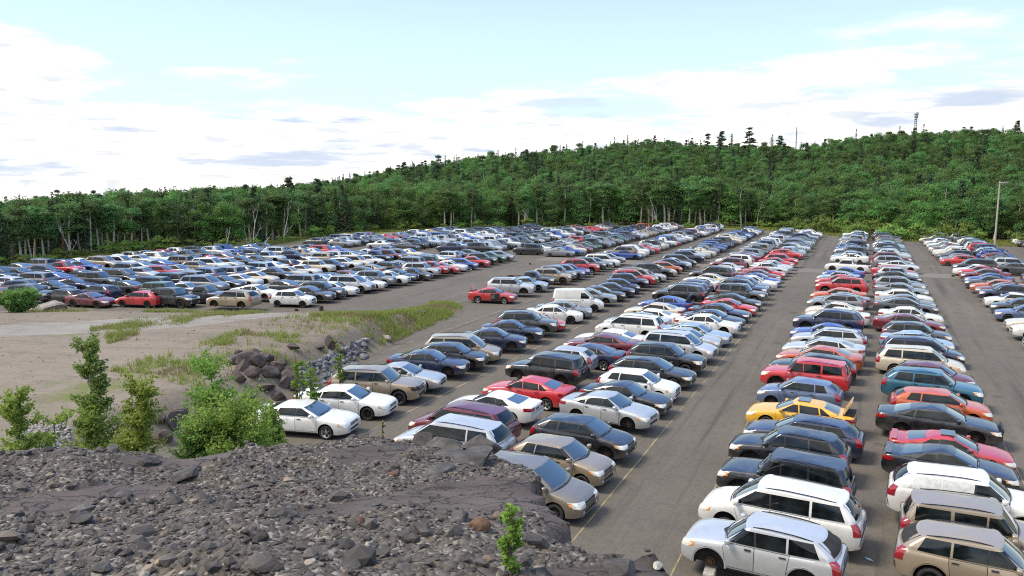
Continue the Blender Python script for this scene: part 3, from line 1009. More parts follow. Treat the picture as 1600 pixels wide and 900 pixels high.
# ones that can be told apart
for px_, py_top, dd, kind, lab in (
    (125, 301, 6, 'spruce', 'tallest dark spruce breaking the left skyline of the wood'), (80, 308, 14, 'spruce', 'dark pointed spruce on the skyline at far left of the wood'),
    (455, 277, 30, 'pine', 'ragged pine with open flat top on the left skyline of the wood'), (500, 279, 25, 'pine', 'short dark pine right of the ragged open topped one'),
    (686, 244, 110, 'pine', 'single flat topped pine rising over the slope left of the hill'), (632, 254, 120, 'pine', 'small pine pair member on the slope, left of the flat topped pine'),
    (1165, 205, 190, 'pine', 'tallest broad pine on the saddle between both hills'), (1122, 209, 190, 'pine', 'leaning dark pine left of the tallest pine on the saddle'), (1101, 213, 180, 'pine', 'dark bushy pine at the left end of the saddle group'),
    (1138, 213, 200, 'spruce', 'thin spire spruce just left of the tallest pine on the saddle'), (1200, 215, 200, 'spruce', 'pointed spruce right of the tallest pine on the saddle'), (1214, 217, 200, 'pine', 'small pine beside the thin radio mast'),
    (908, 222, 140, 'spruce', 'tall dark spruce spire on the slope of the middle hill'), (815, 238, 150, 'pine', 'lone pine on the left shoulder of the middle hill')):
    d = lerp_table(EDGE, bear(px_)) + dd
    X, Y = at_bearing(px_, d)
    zb = land_z(X, Y)
    h = CAM_H - (py_top - 282) / F_PX * d - zb
    plant(kind, X, Y, max(6, h), lab, None, zb, wide=1.5 if kind == 'pine' else 1.25)
for px_, py_top, lab in ((210, 372, 'rust brown dead spruce between green trees behind the cars'), (18, 362, 'grey brown dead spruce at the far left end of the wood'), (97, 378, 'small withered brown spruce among pale trunks on the left')):
    d = lerp_table(EDGE, bear(px_)) - 1
    X, Y = at_bearing(px_, d)
    plant('dead_spruce', X, Y, max(4, CAM_H - (py_top - 282) / F_PX * d), lab, wide=.9)
for i, (px_, py_top, lab) in enumerate(((396, 318, 'bare white dead tree with forked top at the wood edge, left'), (443, 322, 'tall bleached dead trunk right of the forked white tree'), (825, 322, 'bleached bare tree with many thin limbs behind the far cars'),
                                        (1183, 308, 'grey leafless bushy tree near the right end of the pale trunks'), (1027, 296, 'broken white trunk taller than its neighbours behind the cars'), (352, 345, 'thin pale bare trunk left of the forked white tree'), (108, 338, 'pale bare forked tree over the cars at far left'))):
    d = lerp_table(EDGE, bear(px_)) - .8
    X, Y = at_bearing(px_, d)
    h = CAM_H - (py_top - 282) / F_PX * d
    o = link('bare_tree', bare_tree(400 + i, h), None, (X, Y, land_z(X, Y)))
    tag(o, lab, 'tree')
X, Y = at_bearing(414, 138)
V, Fc = tubes([[(-1.6, 0, .0, .12), (0, .1, 1.3, .10), (1.5, .2, 2.9, .07)]], 7)
tag(link('fallen_trunk', mesh_of('fallen_trunk', V, Fc, (M_DEADWOOD,)), None, (X, Y, 0)), 'bleached trunk leaning at a slant at the wood edge behind the cars', 'trunk')

# the mass of the wood on the hills: one object of instanced trees
wpts, wrot, wscl, wkind = [], [], [], []
kinds_list = ['aspen'] * 5 + ['broad'] * 4 + ['spruce'] * 3 + ['pine'] * 3
coll = bpy.data.collections.new('wood_trees')
k_objs = []
for kd in ('aspen', 'broad', 'spruce', 'pine'):
    for j, td in enumerate(TREES[kd]):
        ob = bpy.data.objects.new('%02d_wood_tree' % len(k_objs), td[2])
        coll.objects.link(ob); k_objs.append((kd, ob, td[3]))
d = 0
rw = random.Random(77)
for row in range(80):
    dist = 128 + row * 4.0
    if dist > CREST + 60: break
    a = -46.0
    while a < 46.0:
        step = (3.5 + .004 * (dist - 128)) / dist * 57.3
        a += step * rw.uniform(.7, 1.3)
        d0 = lerp_table(EDGE, a)
        dd = dist + rw.uniform(-2, 2)
        if dd < d0 + 6.5: continue
        r_, f_ = dd * math.sin(R(a)), dd * math.cos(R(a))
        X, Y = fr(r_, f_)
        zb = land_z(X, Y)
        nz = noise.noise(Vector((X / 28, Y / 28, 3)))
        u = rw.random()
        left = a < -14
        con = (.22 if left else .11) + .25 * max(0, nz)
        ki = rw.choice([9, 10, 11]) if u < con * .72 else (rw.choice([12, 13, 14]) if u < con else (rw.randrange(5, 9) if rw.random() < .72 else rw.randrange(5)))
        kd, ob, H_ = k_objs[ki]
        px_ = 800 + F_PX * math.tan(R(a))
        hcap = 11.0 + 2.0 * nz
        cap_l = max(5.0, CAM_H - (lerp_table(FRONT_TOP, px_) - 290) / F_PX * dd - zb)
        hcap += (min(hcap, cap_l) - hcap) * (1 - sstep(a, -17, -10))
        h = hcap * rw.choice((rw.uniform(.66, .95), rw.uniform(.85, 1.10))) * (1.06 if ki >= 9 and not left else 1) * (.86 if ki in (5, 6, 7, 8) and dist > 250 else 1)
        wpts.append((X, Y, zb - .3)); wrot.append(rw.uniform(0, 6.28)); wscl.append(h / H_); wkind.append(ki)
me = bpy.data.meshes.new('forest')
me.vertices.add(len(wpts)); me.vertices.foreach_set('co', np.array(wpts, dtype=np.float32).ravel())
for nm, ty, vals in (('turn', 'FLOAT', wrot), ('size', 'FLOAT', wscl), ('which', 'INT', wkind)):
    at = me.attributes.new(nm, ty, 'POINT'); at.data.foreach_set('value', vals)
forest = link('forest', me)
tag(forest, kind='stuff')
ng = bpy.data.node_groups.new('forest', 'GeometryNodeTree')
ng.interface.new_socket('Geometry', in_out='INPUT', socket_type='NodeSocketGeometry')
ng.interface.new_socket('Geometry', in_out='OUTPUT', socket_type='NodeSocketGeometry')
gi = ng.nodes.new('NodeGroupInput'); go = ng.nodes.new('NodeGroupOutput')
iop = ng.nodes.new('GeometryNodeInstanceOnPoints')
ci = ng.nodes.new('GeometryNodeCollectionInfo'); ci.inputs['Collection'].default_value = coll
ci.inputs['Separate Children'].default_value = True; ci.inputs['Reset Children'].default_value = True


def named(nm, ty):
    q = ng.nodes.new('GeometryNodeInputNamedAttribute'); q.data_type = ty; q.inputs['Name'].default_value = nm
    return q.outputs[0]


cx_ = ng.nodes.new('ShaderNodeCombineXYZ'); ng.links.new(named('turn', 'FLOAT'), cx_.inputs[2])
e2r = ng.nodes.new('FunctionNodeEulerToRotation'); ng.links.new(cx_.outputs[0], e2r.inputs[0])
m2p = ng.nodes.new('GeometryNodeMeshToPoints')
ng.links.new(gi.outputs[0], m2p.inputs['Mesh'])
ng.links.new(m2p.outputs[0], iop.inputs['Points'])
ng.links.new(ci.outputs[0], iop.inputs['Instance'])
iop.inputs['Pick Instance'].default_value = True
ng.links.new(named('which', 'INT'), iop.inputs['Instance Index'])
ng.links.new(e2r.outputs[0], iop.inputs['Rotation'])
ng.links.new(named('size', 'FLOAT'), iop.inputs['Scale'])
ng.links.new(iop.outputs[0], go.inputs[0])
md = forest.modifiers.new('forest', 'NODES'); md.node_group = ng


# saplings and bushes just beyond the ledge: leaves along real twigs
def sapling(name, X, Y, z, H, spread, nbr, nleaf, lsize, mat, label, cat='sapling', bare=.15, seed=1, lean=0.0, stems=1, group=None, bark=None):
    rn = random.Random(seed); rs_ = np.random.RandomState(seed)
    paths, Cs, Ts = [], [], []
    for st in range(stems):
        bx, by = (0, 0) if stems == 1 else (rn.uniform(-.5, .5) * spread, rn.uniform(-.5, .5) * spread)
        hh = H * (1 if st == 0 else rn.uniform(.55, .95))
        ox, oy = (lean * H, 0) if stems == 1 else (bx * rn.uniform(.3, 1.4) + lean * H, by * rn.uniform(.3, 1.4))
        stem = []
        for i in range(9):
            q = i / 8
            stem.append((bx * .4 + ox * q + .05 * min(1, H * .22) * math.sin(q * 7 + seed), by * .4 + oy * q + .05 * min(1, H * .22) * math.cos(q * 6 + st), hh * q, (.012 * H + .006) * (1 - .85 * q) / (1 if stems == 1 else 1.6)))
        paths.append(stem)
        for b in range(nbr):
            q = rn.uniform(bare, 1.0)
            i = min(7, int(q * 8)); f_ = q * 8 - i
            p0 = Vector(stem[i][:3]).lerp(Vector(stem[i + 1][:3]), f_)
            a = rn.uniform(0, 6.28)
            ln = spread * (.35 + .9 * math.sin(math.pi * min(1, .18 + (1 - q) * .75))) * rn.uniform(.5, 1.0)
            up_ = rn.uniform(.25, .85)
            d_ = Vector((math.cos(a), math.sin(a), up_)).normalized()
            tip = p0 + d_ * ln
            mid = p0.lerp(tip, .55) + Vector((0, 0, .06 * ln))
            paths.append([(*p0, .010), (*mid, .006), (*tip, .002)])
            m = max(3, int(2.0 * nleaf * ln / spread))
            tone = rn.random()
            for k in range(m):
                u = rn.uniform(.12, 1.05)
                c = p0.lerp(tip, u) + Vector((rn.gauss(0, .09), rn.gauss(0, .09), rn.gauss(0, .08))) * spread
                Cs.append(c[:]); Ts.append(min(1, .1 + .45 * tone + .45 * rn.random()))
    Cs = np.array(Cs)
    V, Fq, tt = leaf_quads(Cs, lsize * (.7 + .6 * rs_.rand(len(Cs))), np.array(Ts), rs_, .3, .95)
    root = link(name, None, None, (X, Y, z))
    tag(root, label, cat, group)
    link('foliage', np_mesh('foliage', V, Fq, (mat,), None, False, 4, tt), root)
    tv, tf = tubes(paths, 5)
    link('stem', mesh_of('stem', tv, tf, (bark or M_BARK,)), root)
    return root


def sap_at(px_, d, py_top, zb=None):
    """foot and height of a plant whose top shows at a photo row, d metres out"""
    a = R(bear(px_)); X, Y = fr(d * math.tan(a), d)
    zf = max(dirt_z(X, Y), 0.0) if zb is None else zb
    top = CAM_H - d * (py_top - 282) / F_PX * .985
    return X, Y, zf, top - zf


for i, (px_, d, top, spread, nbr, nl, ls, mat, lab, bare, stems, cat, lean) in enumerate((
    (130, 17.5, 540, .44, 100, 56, .038, M_SAP2, 'tall thin dark leaved sapling with pale trunk above the ledge', .60, 1, 'sapling', -.02),
    (112, 17.0, 652, .80, 70, 76, .038, M_SAP, 'low bright bush at the foot of the tall thin sapling', .25, 7, 'bush', 0),
    (80, 16.0, 664, .60, 60, 66, .038, M_SAP, 'small leafy bush left of the tall thin sapling', .25, 5, 'bush', 0),
    (212, 16.5, 612, .56, 170, 70, .038, M_SAP, 'narrow yellow green sapling standing alone above the ledge', .25, 2, 'sapling', 0),
    (4, 14.5, 622, .46, 130, 60, .036, M_SAP, 'sapling with round leaves at the left edge of the picture', .30, 1, 'sapling', -.02),
    (320, 18.5, 578, .74, 100, 70, .040, M_SAP, 'big leafy sapling with a leaning top in front of the boulders', .25, 3, 'sapling', -.03),
    (335, 18.0, 632, 1.0, 84, 76, .040, M_SAP, 'broad green bush under the big leaning sapling', .25, 8, 'bush', 0),
    (292, 17.5, 662, .6, 44, 56, .038, M_SAP2, 'dark low bush left of the broad green bush', .30, 5, 'bush', 0),
    (382, 20.0, 680, .45, 40, 56, .040, M_SAP, 'low bush right of the broad green bush', .20, 6, 'bush', 0),
    (405, 31.0, 652, .55, 44, 56, .046, M_SAP, 'weedy bush between the boulder heap and the white sedans', .10, 8, 'bush', 0),
    (176, 17.0, 678, .42, 30, 46, .038, M_SAP2, 'low dark bush between the two saplings', .30, 5, 'bush', 0),
    (458, 37.0, 550, .26, 16, 30, .04, M_SAP, 'weed clump on the brow of the bank above the boulders', .1, 5, 'bush', 0),
    (480, 36.0, 566, .28, 16, 30, .04, M_SAP, 'weed clump above the grey rubble slope', .1, 5, 'bush', 0),
    (527, 40.0, 528, .26, 14, 24, .04, M_SAP, 'weed tuft on top of the long dark boulder', .1, 4, 'bush', 0),
    (15, 62.0, 462, 1.1, 40, 60, .085, M_SAP2, 'dark green bush in front of the left end of the car lot', .05, 8, 'bush', 0))):
    X, Y, zf, h = sap_at(px_, d, top)
    sapling('sapling' if cat == 'sapling' else 'bush', X, Y, zf - .05, max(.5, h), spread, nbr, nl, ls, mat, lab, cat, bare if d < 25 else .1, 500 + i, lean, stems, None, M_BARK_PALE if i == 0 else None)
# two young plants growing on the ledge itself
for i, (x, y, top, sp, lab) in enumerate(((798, 905, 792, .042, 'young sapling with bright leaves growing from the ledge gravel'), (598, 683, 653, .07, 'tiny weed sprouting at the far lip of the ledge'))):
    P_ = ledge_at(x, min(y, 898)) or Vector((*un(x, y, 9.2), 9.2))
    h = px_size(P_, y - top) * .98
    sapling('sapling' if i == 0 else 'weed', P_.x, P_.y, P_.z - .02, h, sp if i == 0 else .035, 46 if i == 0 else 8, 12 if i == 0 else 5, .0145 if i == 0 else .012, M_SAP, lab, 'sapling' if i == 0 else 'weed', .12, 560 + i, .0, 1)


# grass and weeds
def grass(name, pts, hgt, wid, mat, blades=5):
    N = len(pts) * blades
    P_ = np.repeat(np.array(pts, dtype=float), blades, 0)
    P_[:, :2] += NPR.normal(size=(N, 2)) * .10
    h = hgt * NPR.uniform(.45, 1.2, N); a = NPR.uniform(0, 6.28, N)
    ln = NPR.uniform(.1, .6, N) * h
    la = NPR.uniform(0, 6.28, N)
    dx_, dy_ = np.cos(a) * wid, np.sin(a) * wid
    z0 = P_[:, 2] - .03
    A = np.stack([P_[:, 0] - dx_, P_[:, 1] - dy_, z0], -1); B = np.stack([P_[:, 0] + dx_, P_[:, 1] + dy_, z0], -1)
    Cc = np.stack([P_[:, 0] + np.cos(la) * ln, P_[:, 1] + np.sin(la) * ln, P_[:, 2] + h], -1)
    V = np.stack([A, B, Cc], 1)
    me = np_mesh(name, V, np.arange(N * 3).reshape(N, 3), (mat,), None, False, 3, NPR.rand(N))
    return tag(link(name, me), kind='stuff')


M_GRASS = leaf_mat('grass_blades', ((.17, .205, .045), (.31, .345, .10)), .35)
M_GRASS2 = leaf_mat('dry_grass', ((.22, .20, .08), (.36, .33, .15)), .3)
g1, g2 = [], []
for i in range(70000):
    X, Y = rng.uniform(-46, -26), rng.uniform(28, 72)
    z_ = dirt_z(X, Y)
    toe = lerp_table(TOE, Y)
    u = toe - X
    if z_ < .02 or u > 9: continue
    nz = noise.noise(Vector((X / 3.5, Y / 3.5, 9)))
    dens_ = sstep(Y, 43, 50) * (1 - sstep(u, 3.4, 7.0)) + .07
    dens_ *= .35 + 1.2 * max(0, nz + .25)
    if Y < 40: dens_ = .22 if nz > .05 else .02
    if rng.random() < dens_:
        (g1 if noise.noise(Vector((X / 2.2, Y / 2.2, 4))) > -.12 else g2).append((X, Y, z_))
# strips of grass beside the track
for (x0, y0, x1, y1, wd) in ((30, 492, 140, 489, 5), (225, 488, 310, 486, 4), (145, 532, 300, 512, 6), (300, 506, 420, 497, 5), (170, 547, 215, 543, 6), (485, 508, 535, 506, 3), (560, 508, 600, 505, 3)):
    for i in range(800):
        u = rng.random()
        x, y = x0 + (x1 - x0) * u, y0 + (y1 - y0) * u + rng.gauss(0, wd * .7)
        X, Y = un(x, y, .9 if y > 500 else .3)
        nz = noise.noise(Vector((X / 1.4, Y / 2.6, 2)))
        if nz > .12 * rng.gauss(0, 1): (g1 if rng.random() < .5 else g2).append((X, Y, max(0, dirt_z(X, Y))))
grass('grass', g1, .34, .026, M_GRASS, 6)
grass('dry_grass', g2, .26, .022, M_GRASS2, 6)
# meadow along the lot's far edge
g3 = []
for i in range(16000):
    x = rng.uniform(-20, 1640)
    d0 = lerp_table(EDGE, bear(x))
    wd_ = 14 if x > 1150 else (9 if x < 420 else 5)
    d = d0 - rng.random() * wd_ + 2
    X, Y = at_bearing(x, d)
    g3.append((X, Y, land_z(X, Y)))
grass('meadow_grass', g3, .45, .07, M_GRASS, 5)
# ------------------------------------------------------------------ cars
def paint_mat(name, col, metal, rough=0.32):
    m = bpy.data.materials.new(name)
    m.use_nodes = True
    t = NT(m.node_tree)
    tcn = t.n('ShaderNodeTexCoord')
    info = t.n('ShaderNodeObjectInfo')
    vec = t.n('ShaderNodeVectorMath', {'operation': 'ADD'}, i0=tcn.outputs['Object'],
              i1=t.n('ShaderNodeCombineXYZ', None, i0=t.math('MULTIPLY', info.outputs['Random'], 40.0)).outputs[0]).outputs[0]
    dirt = t.noise(vec, 2.2, 6.0, 0.62)
    sepz = t.n('ShaderNodeSeparateXYZ', None, i0=tcn.outputs['Object']).outputs[2]
    low = t.math('SUBTRACT', 1.0, t.ss(sepz, 0.22, 0.62))          # road dirt along the sills
    f = t.math('ADD', t.math('MULTIPLY', t.ss(dirt, 0.42, 0.75), 0.22), t.math('MULTIPLY', t.math('MULTIPLY', low, dirt), 0.55), clamp=True)
    base = t.n('ShaderNodeHueSaturation', None, Value=t.math('ADD', 0.88, t.math('MULTIPLY', info.outputs['Random'], 0.24)), Color=(*col, 1)).outputs[0]
    c = t.mix(f, base, (0.17, 0.15, 0.125, 1))
    ro = t.math('ADD', rough, t.math('MULTIPLY', f, 0.45))
    p = t.n('ShaderNodeBsdfPrincipled', None, Base_Color=c, Roughness=ro, Metallic=metal)
    p.inputs['Coat Weight'].default_value = 0.85
    t.link(t.math('ADD', 0.09, t.math('MULTIPLY', f, 0.5)), p.inputs['Coat Roughness'])
    t.n('ShaderNodeOutputMaterial', None, Surface=p.outputs[0])
    return m


PAINT = {k: paint_mat('paint_' + k.replace(' ', '_'), c, mt) for k, (c, mt) in {
    'white': ((0.66, 0.66, 0.645), 0.0), 'silver': ((0.46, 0.48, 0.50), 0.35), 'grey': ((0.20, 0.215, 0.235), 0.35),
    'dark grey': ((0.055, 0.06, 0.068), 0.3), 'black': ((0.009, 0.010, 0.013), 0.0), 'navy': ((0.014, 0.022, 0.062), 0.2),
    'blue': ((0.022, 0.065, 0.30), 0.2), 'slate blue': ((0.10, 0.14, 0.24), 0.3), 'pale blue': ((0.28, 0.37, 0.47), 0.35),
    'red': ((0.42, 0.018, 0.022), 0.0), 'maroon': ((0.13, 0.014, 0.026), 0.15), 'tan': ((0.30, 0.245, 0.175), 0.3),
    'beige': ((0.58, 0.51, 0.40), 0.15), 'brown': ((0.17, 0.145, 0.112), 0.3), 'orange': ((0.42, 0.075, 0.018), 0.1),
    'yellow': ((0.66, 0.36, 0.025), 0.0), 'teal': ((0.018, 0.10, 0.155), 0.25), 'green': ((0.018, 0.07, 0.04), 0.2)}.items()}
M_GLASS = simple_mat('dark_glass', (0.008, 0.011, 0.012), 0.05, 0, 0, 0.42, vary=.8, vscale=1.6)
M_SHIELD = simple_mat('windscreen_glass', (0.03, 0.045, 0.05), 0.03, 0, 1.0, 1.0)
M_TRIM = simple_mat('black_plastic', (0.014, 0.014, 0.015), 0.5, vary=0.3)
M_UNDER = simple_mat('underbody', (0.018, 0.016, 0.014), 0.85, vary=0.4)
M_TYRE = simple_mat('tyre_rubber', (0.018, 0.018, 0.018), 0.8, vary=0.3)
M_STEEL = simple_mat('steel_rim', (0.022, 0.021, 0.02), 0.55, 0.4, vary=0.3)
M_ALLOY = simple_mat('alloy_rim', (0.34, 0.35, 0.36), 0.35, 0.7, vary=0.2)
M_LAMP = simple_mat('lamp_lens', (0.72, 0.70, 0.62), 0.12, 0.25, 1.0)
M_AMBER = simple_mat('amber_lens', (0.62, 0.20, 0.03), 0.2, 0, 1.0)
M_TAIL = simple_mat('tail_lens', (0.24, 0.006, 0.010), 0.12, 0, 1.0)
M_CHROME = simple_mat('chrome', (0.6, 0.6, 0.6), 0.16, 1.0)
M_RUST = simple_mat('rust', (0.055, 0.028, 0.018), 0.85, 0.2, vary=0.5, vscale=14)
M_SEAT = simple_mat('seat_cloth', (0.09, 0.085, 0.08), 0.9)


def ev(curve, x):
    """smooth interpolation through (x, z) knots"""
    if x <= curve[0][0]: return curve[0][1]
    for (a, va), (b, vb) in zip(curve, curve[1:]):
        if x <= b:
            t = (x - a) / (b - a)
            return va + (vb - va) * (t * 0.55 + 0.45 * t * t * (3 - 2 * t))
    return curve[-1][1]


def tub_geo(P, nst):
    L, W = P['L'], P['W']
    hw = W / 2
    xs = [-L / 2, -L / 2 + .03, -L / 2 + .10, -L / 2 + .24, -L / 2 + .42]
    xs += [(-L / 2 + .42) + (L - .84) * i / nst for i in range(1, nst)]
    xs += [L / 2 - .42, L / 2 - .24, L / 2 - .10, L / 2 - .03, L / 2]
    V, Fc = [], []
    n = None
    for x in xs:
        e = (abs(x) - (L / 2 - .5)) / .5
        ends = P['nose_w'] if x > 0 else P['tail_w']
        s = 1 - max(0, e) ** 2.1 * (1 - ends)
        wv = hw * s
        zt = ev(P['top'], x)
        zb = P['clear'] + (max(0, e) ** 2) * (.10 if x > 0 else .14)
        h = zt - zb
        cr = P['crown'] * s
        ring = [(0, zb), (wv * .84, zb), (wv * .965, zb + .05 * h + .02), (wv * .985, zb + .22 * h), (wv, zb + .5 * h),
                (wv * .998, zb + .70 * h), (wv * .985, zb + .82 * h), (wv * .965, zt - .055), (wv * .925, zt - .012), (wv * .84, zt + cr * .25),
                (wv * .5, zt + cr * .75), (0, zt + cr)]
        full = ring + [(-y, z) for y, z in ring[-2:0:-1]]
        n = len(full)
        V += [(x, y, z) for y, z in full]
    m = len(xs)
    for i in range(m - 1):
        for j in range(n):
            k = (j + 1) % n
            Fc.append((i * n + j, (i + 1) * n + j, (i + 1) * n + k, i * n + k))
    Fc.append(tuple(range(n)))
    Fc.append(tuple((m - 1) * n + j for j in range(n - 1, -1, -1)))
    return V, Fc


def cabin_geo(P, nh, ns):
    xc, xh, xr, xb = P['cab']
    zr = P['H'] - P['rcrown']
    wb, wr = P['W'] / 2 * P.get('cab_w', .935), P['W'] / 2 * P.get('roof_w', .74)
    hs = [i / nh for i in range(nh + 1)]
    V = []

    def loop(h, shrink=1.0, dz=0.0):
        hh = h ** P.get('rake', 1.0)
        xF = xc + (xh - xc) * (h ** 1.08)
        xR = xb + (xr - xb) * (h ** P.get('rrake', 1.1))
        wv = wb + (wr - wb) * (h ** 1.25)
        bow, rbow = P.get('bow', .16) * (1 - .4 * h), P.get('rbow', .10)
        r = P.get('rr', .16)
        pts = []
        for i in range(5):
            y = (wv - r) * i / 4
            pts.append((xF - bow * (y / wv) ** 2, y))
        xe = pts[-1][0]
        for a in (35, 70):
            pts.append((xe - r * (1 - math.cos(R(a))), wv - r + r * math.sin(R(a))))
        xs0 = xe - r
        xe2 = xR + rbow + r
        for i in range(ns + 1):
            t = i / ns
            pts.append((xs0 + (xe2 - xs0) * t, wv * (1 + .012 * math.sin(math.pi * t)) - .05 * t * t * h))
        wl = pts[-1][1]
        for a in (14, 32, 50, 70):
            pts.append((xR + rbow + r * (1 - math.sin(R(a))), wl - r + r * math.cos(R(a))))
        for i in range(5):
            y = (wl - r) * (4 - i) / 4
            pts.append((xR + rbow * (y / wl) ** 2, y))
        full = pts + [(x, -y) for x, y in pts[-2:0:-1]]
        mid = (xF + xR) / 2
        res = []
        for x, y in full:
            if h == 0:
                z = ev(P['top'], x) - .10
            else:
                z0 = ev(P['top'], x)
                z = z0 + (zr - P.get('rdrop', .05) * sstep(-x, -xh, -xr + .2) - z0) * h
            if shrink < 1:
                # the roof is carried up to its crown
                lx = (x - mid) / max(.1, (xF - xR) / 2)
                z += P['rcrown'] * (1 - shrink ** 2.6) * (1 - .35 * lx * lx * shrink)
            res.append((mid + (x - mid) * (shrink ** .9), y * shrink, z + dz))
        return res
    loops = [loop(h) for h in hs] + [loop(1.0, s) for s in (.965, .90, .72, .45, .2)]
    n = len(loops[0])
    for l in loops: V += l
    Fc = []
    for i in range(len(loops) - 1):
        for j in range(n):
            k = (j + 1) % n
            Fc.append((i * n + j, i * n + k, (i + 1) * n + k, (i + 1) * n + j))
    Fc.append(tuple(range(n - 1, -1, -1)))
    b = (len(loops) - 1) * n
    Fc.append(tuple(b + j for j in range(n)))
    return V, Fc


def box_geo(x0, x1, y0, y1, z0, z1):
    V = [(x, y, z) for x in (x0, x1) for y in (y0, y1) for z in (z0, z1)]
    return V, [(0, 1, 3, 2), (4, 6, 7, 5), (0, 4, 5, 1), (2, 3, 7, 6), (0, 2, 6, 4), (1, 5, 7, 3)]


def cyl_geo(r, y0, y1, n=28, cx=0, cz=0):
    V = [(cx + r * math.cos(2 * math.pi * i / n), y, cz + r * math.sin(2 * math.pi * i / n)) for y in (y0, y1) for i in range(n)]
    Fc = [(i, (i + 1) % n, n + (i + 1) % n, n + i) for i in range(n)]
    Fc += [tuple(range(n - 1, -1, -1)), tuple(n + i for i in range(n))]
    return V, Fc


def fix_normals(me):
    bm = bmesh.new(); bm.from_mesh(me)
    bmesh.ops.recalc_face_normals(bm, faces=bm.faces)
    bm.to_mesh(me); bm.free()


def bool_op(me, other, op):
    a = bpy.data.objects.new('a_tmp', me); b = bpy.data.objects.new('b_tmp', other)
    COL.objects.link(a); COL.objects.link(b)
    md = a.modifiers.new('m', 'BOOLEAN'); md.operation = op; md.object = b; md.solver = 'EXACT'
    dg = bpy.context.evaluated_depsgraph_get()
    res = bpy.data.meshes.new_from_object(a.evaluated_get(dg), depsgraph=dg)
    bpy.data.objects.remove(a); bpy.data.objects.remove(b)
    return res


def body_mesh(P, lod):
    """painted shell with wheel wells; slots: 0 paint, 1 underbody"""
    nst, nh, ns = ((26, 7, 12) if lod == 0 else (9, 2, 4))
    me = mesh_of('tub', *tub_geo(P, nst), (M_TRIM, M_UNDER)); fix_normals(me)
    cb = mesh_of('cab', *cabin_geo(P, nh, ns), (M_TRIM, M_UNDER)); fix_normals(cb)
    if lod == 0:
        me = bool_op(me, cb, 'UNION')
        if 'bed' in P:
            bx = mesh_of('bed', *box_geo(*P['bed']), (M_TRIM, M_UNDER), [1] * 6); fix_normals(bx)
            me = bool_op(me, bx, 'DIFFERENCE')
        for wx in P['axle']:
            for s in (-1, 1):
                y0, y1 = sorted((s * (P['W'] / 2 - .30), s * (P['W'] / 2 + .2)))
                c = mesh_of('well', *cyl_geo(P['wr'] + P.get('gap', .06), y0, y1, 28, wx, P['wr'] + .035), (M_TRIM, M_UNDER), [1] * 30)
                fix_normals(c)
                me = bool_op(me, c, 'DIFFERENCE')
        if len(me.materials) < 2:
            me.materials.clear(); me.materials.append(M_TRIM); me.materials.append(M_UNDER)
    else:
        bm = bmesh.new(); bm.from_mesh(me); bm.from_mesh(cb); bm.to_mesh(me); bm.free()
    for p in me.polygons:
        if p.center.z < P['clear'] + .04 and p.normal.z < -.5: p.material_index = 1
    me.polygons.foreach_set('use_smooth', [True] * len(me.polygons))
    me.set_sharp_from_angle(angle=R(34))
    return me


class Skin:
    """casts panels onto a body so that every pane and lamp follows its surface"""
    def __init__(s, me, cab_only=None):
        s.bvh = BVHTree.FromPolygons([v.co.copy() for v in me.vertices], [list(p.vertices) for p in me.polygons])

    def patch(s, c, d, n=4, m=4, off=.006, rim=.012, col=None, rimcol=None):
        """c: four 3D corners in a loop, d: casting direction -> verts, faces, material index"""
        d = Vector(d).normalized()
        c = [Vector(q) for q in c]
        V, Fc, mi = [], [], []
        Nn = []
        for i in range(n + 1):
            for j in range(m + 1):
                a, b = i / n, j / m
                p = (c[0] * (1 - a) + c[1] * a) * (1 - b) + (c[3] * (1 - a) + c[2] * a) * b
                hit, nr, _, _ = s.bvh.ray_cast(p - d * 3, d)
                if hit is None:
                    hit, nr, _, _ = s.bvh.find_nearest(p)
                if nr.dot(d) > 0: nr = -nr
                V.append(hit + nr * off); Nn.append(nr)
        w_ = m + 1
        for i in range(n):
            for j in range(m):
                Fc.append((i * w_ + j, i * w_ + j + 1, (i + 1) * w_ + j + 1, (i + 1) * w_ + j)); mi.append(0)
        ed = [j for j in range(m + 1)] + [i * w_ + m for i in range(1, n + 1)] + [n * w_ + j for j in range(m - 1, -1, -1)] + [i * w_ for i in range(n - 1, 0, -1)]
        base = len(V)
        for k in ed: V.append(V[k] - Nn[k] * (off + rim))
        q = len(ed)
        for k in range(q):
            Fc.append((ed[k], ed[(k + 1) % q], base + (k + 1) % q, base + k)); mi.append(1)
        # face outwards
        e1, e2 = V[1] - V[0], V[w_] - V[0]
        if e1.cross(e2).dot(d) > 0:
            Fc = [tuple(reversed(f)) for f in Fc]
        return V, Fc, mi


def join_geo(parts):
    V, Fc, mi = [], [], []
    for v, f, m in parts:
        b = len(V); V += list(v); Fc += [tuple(b + i for i in q) for q in f]; mi += list(m)
    return V, Fc, mi


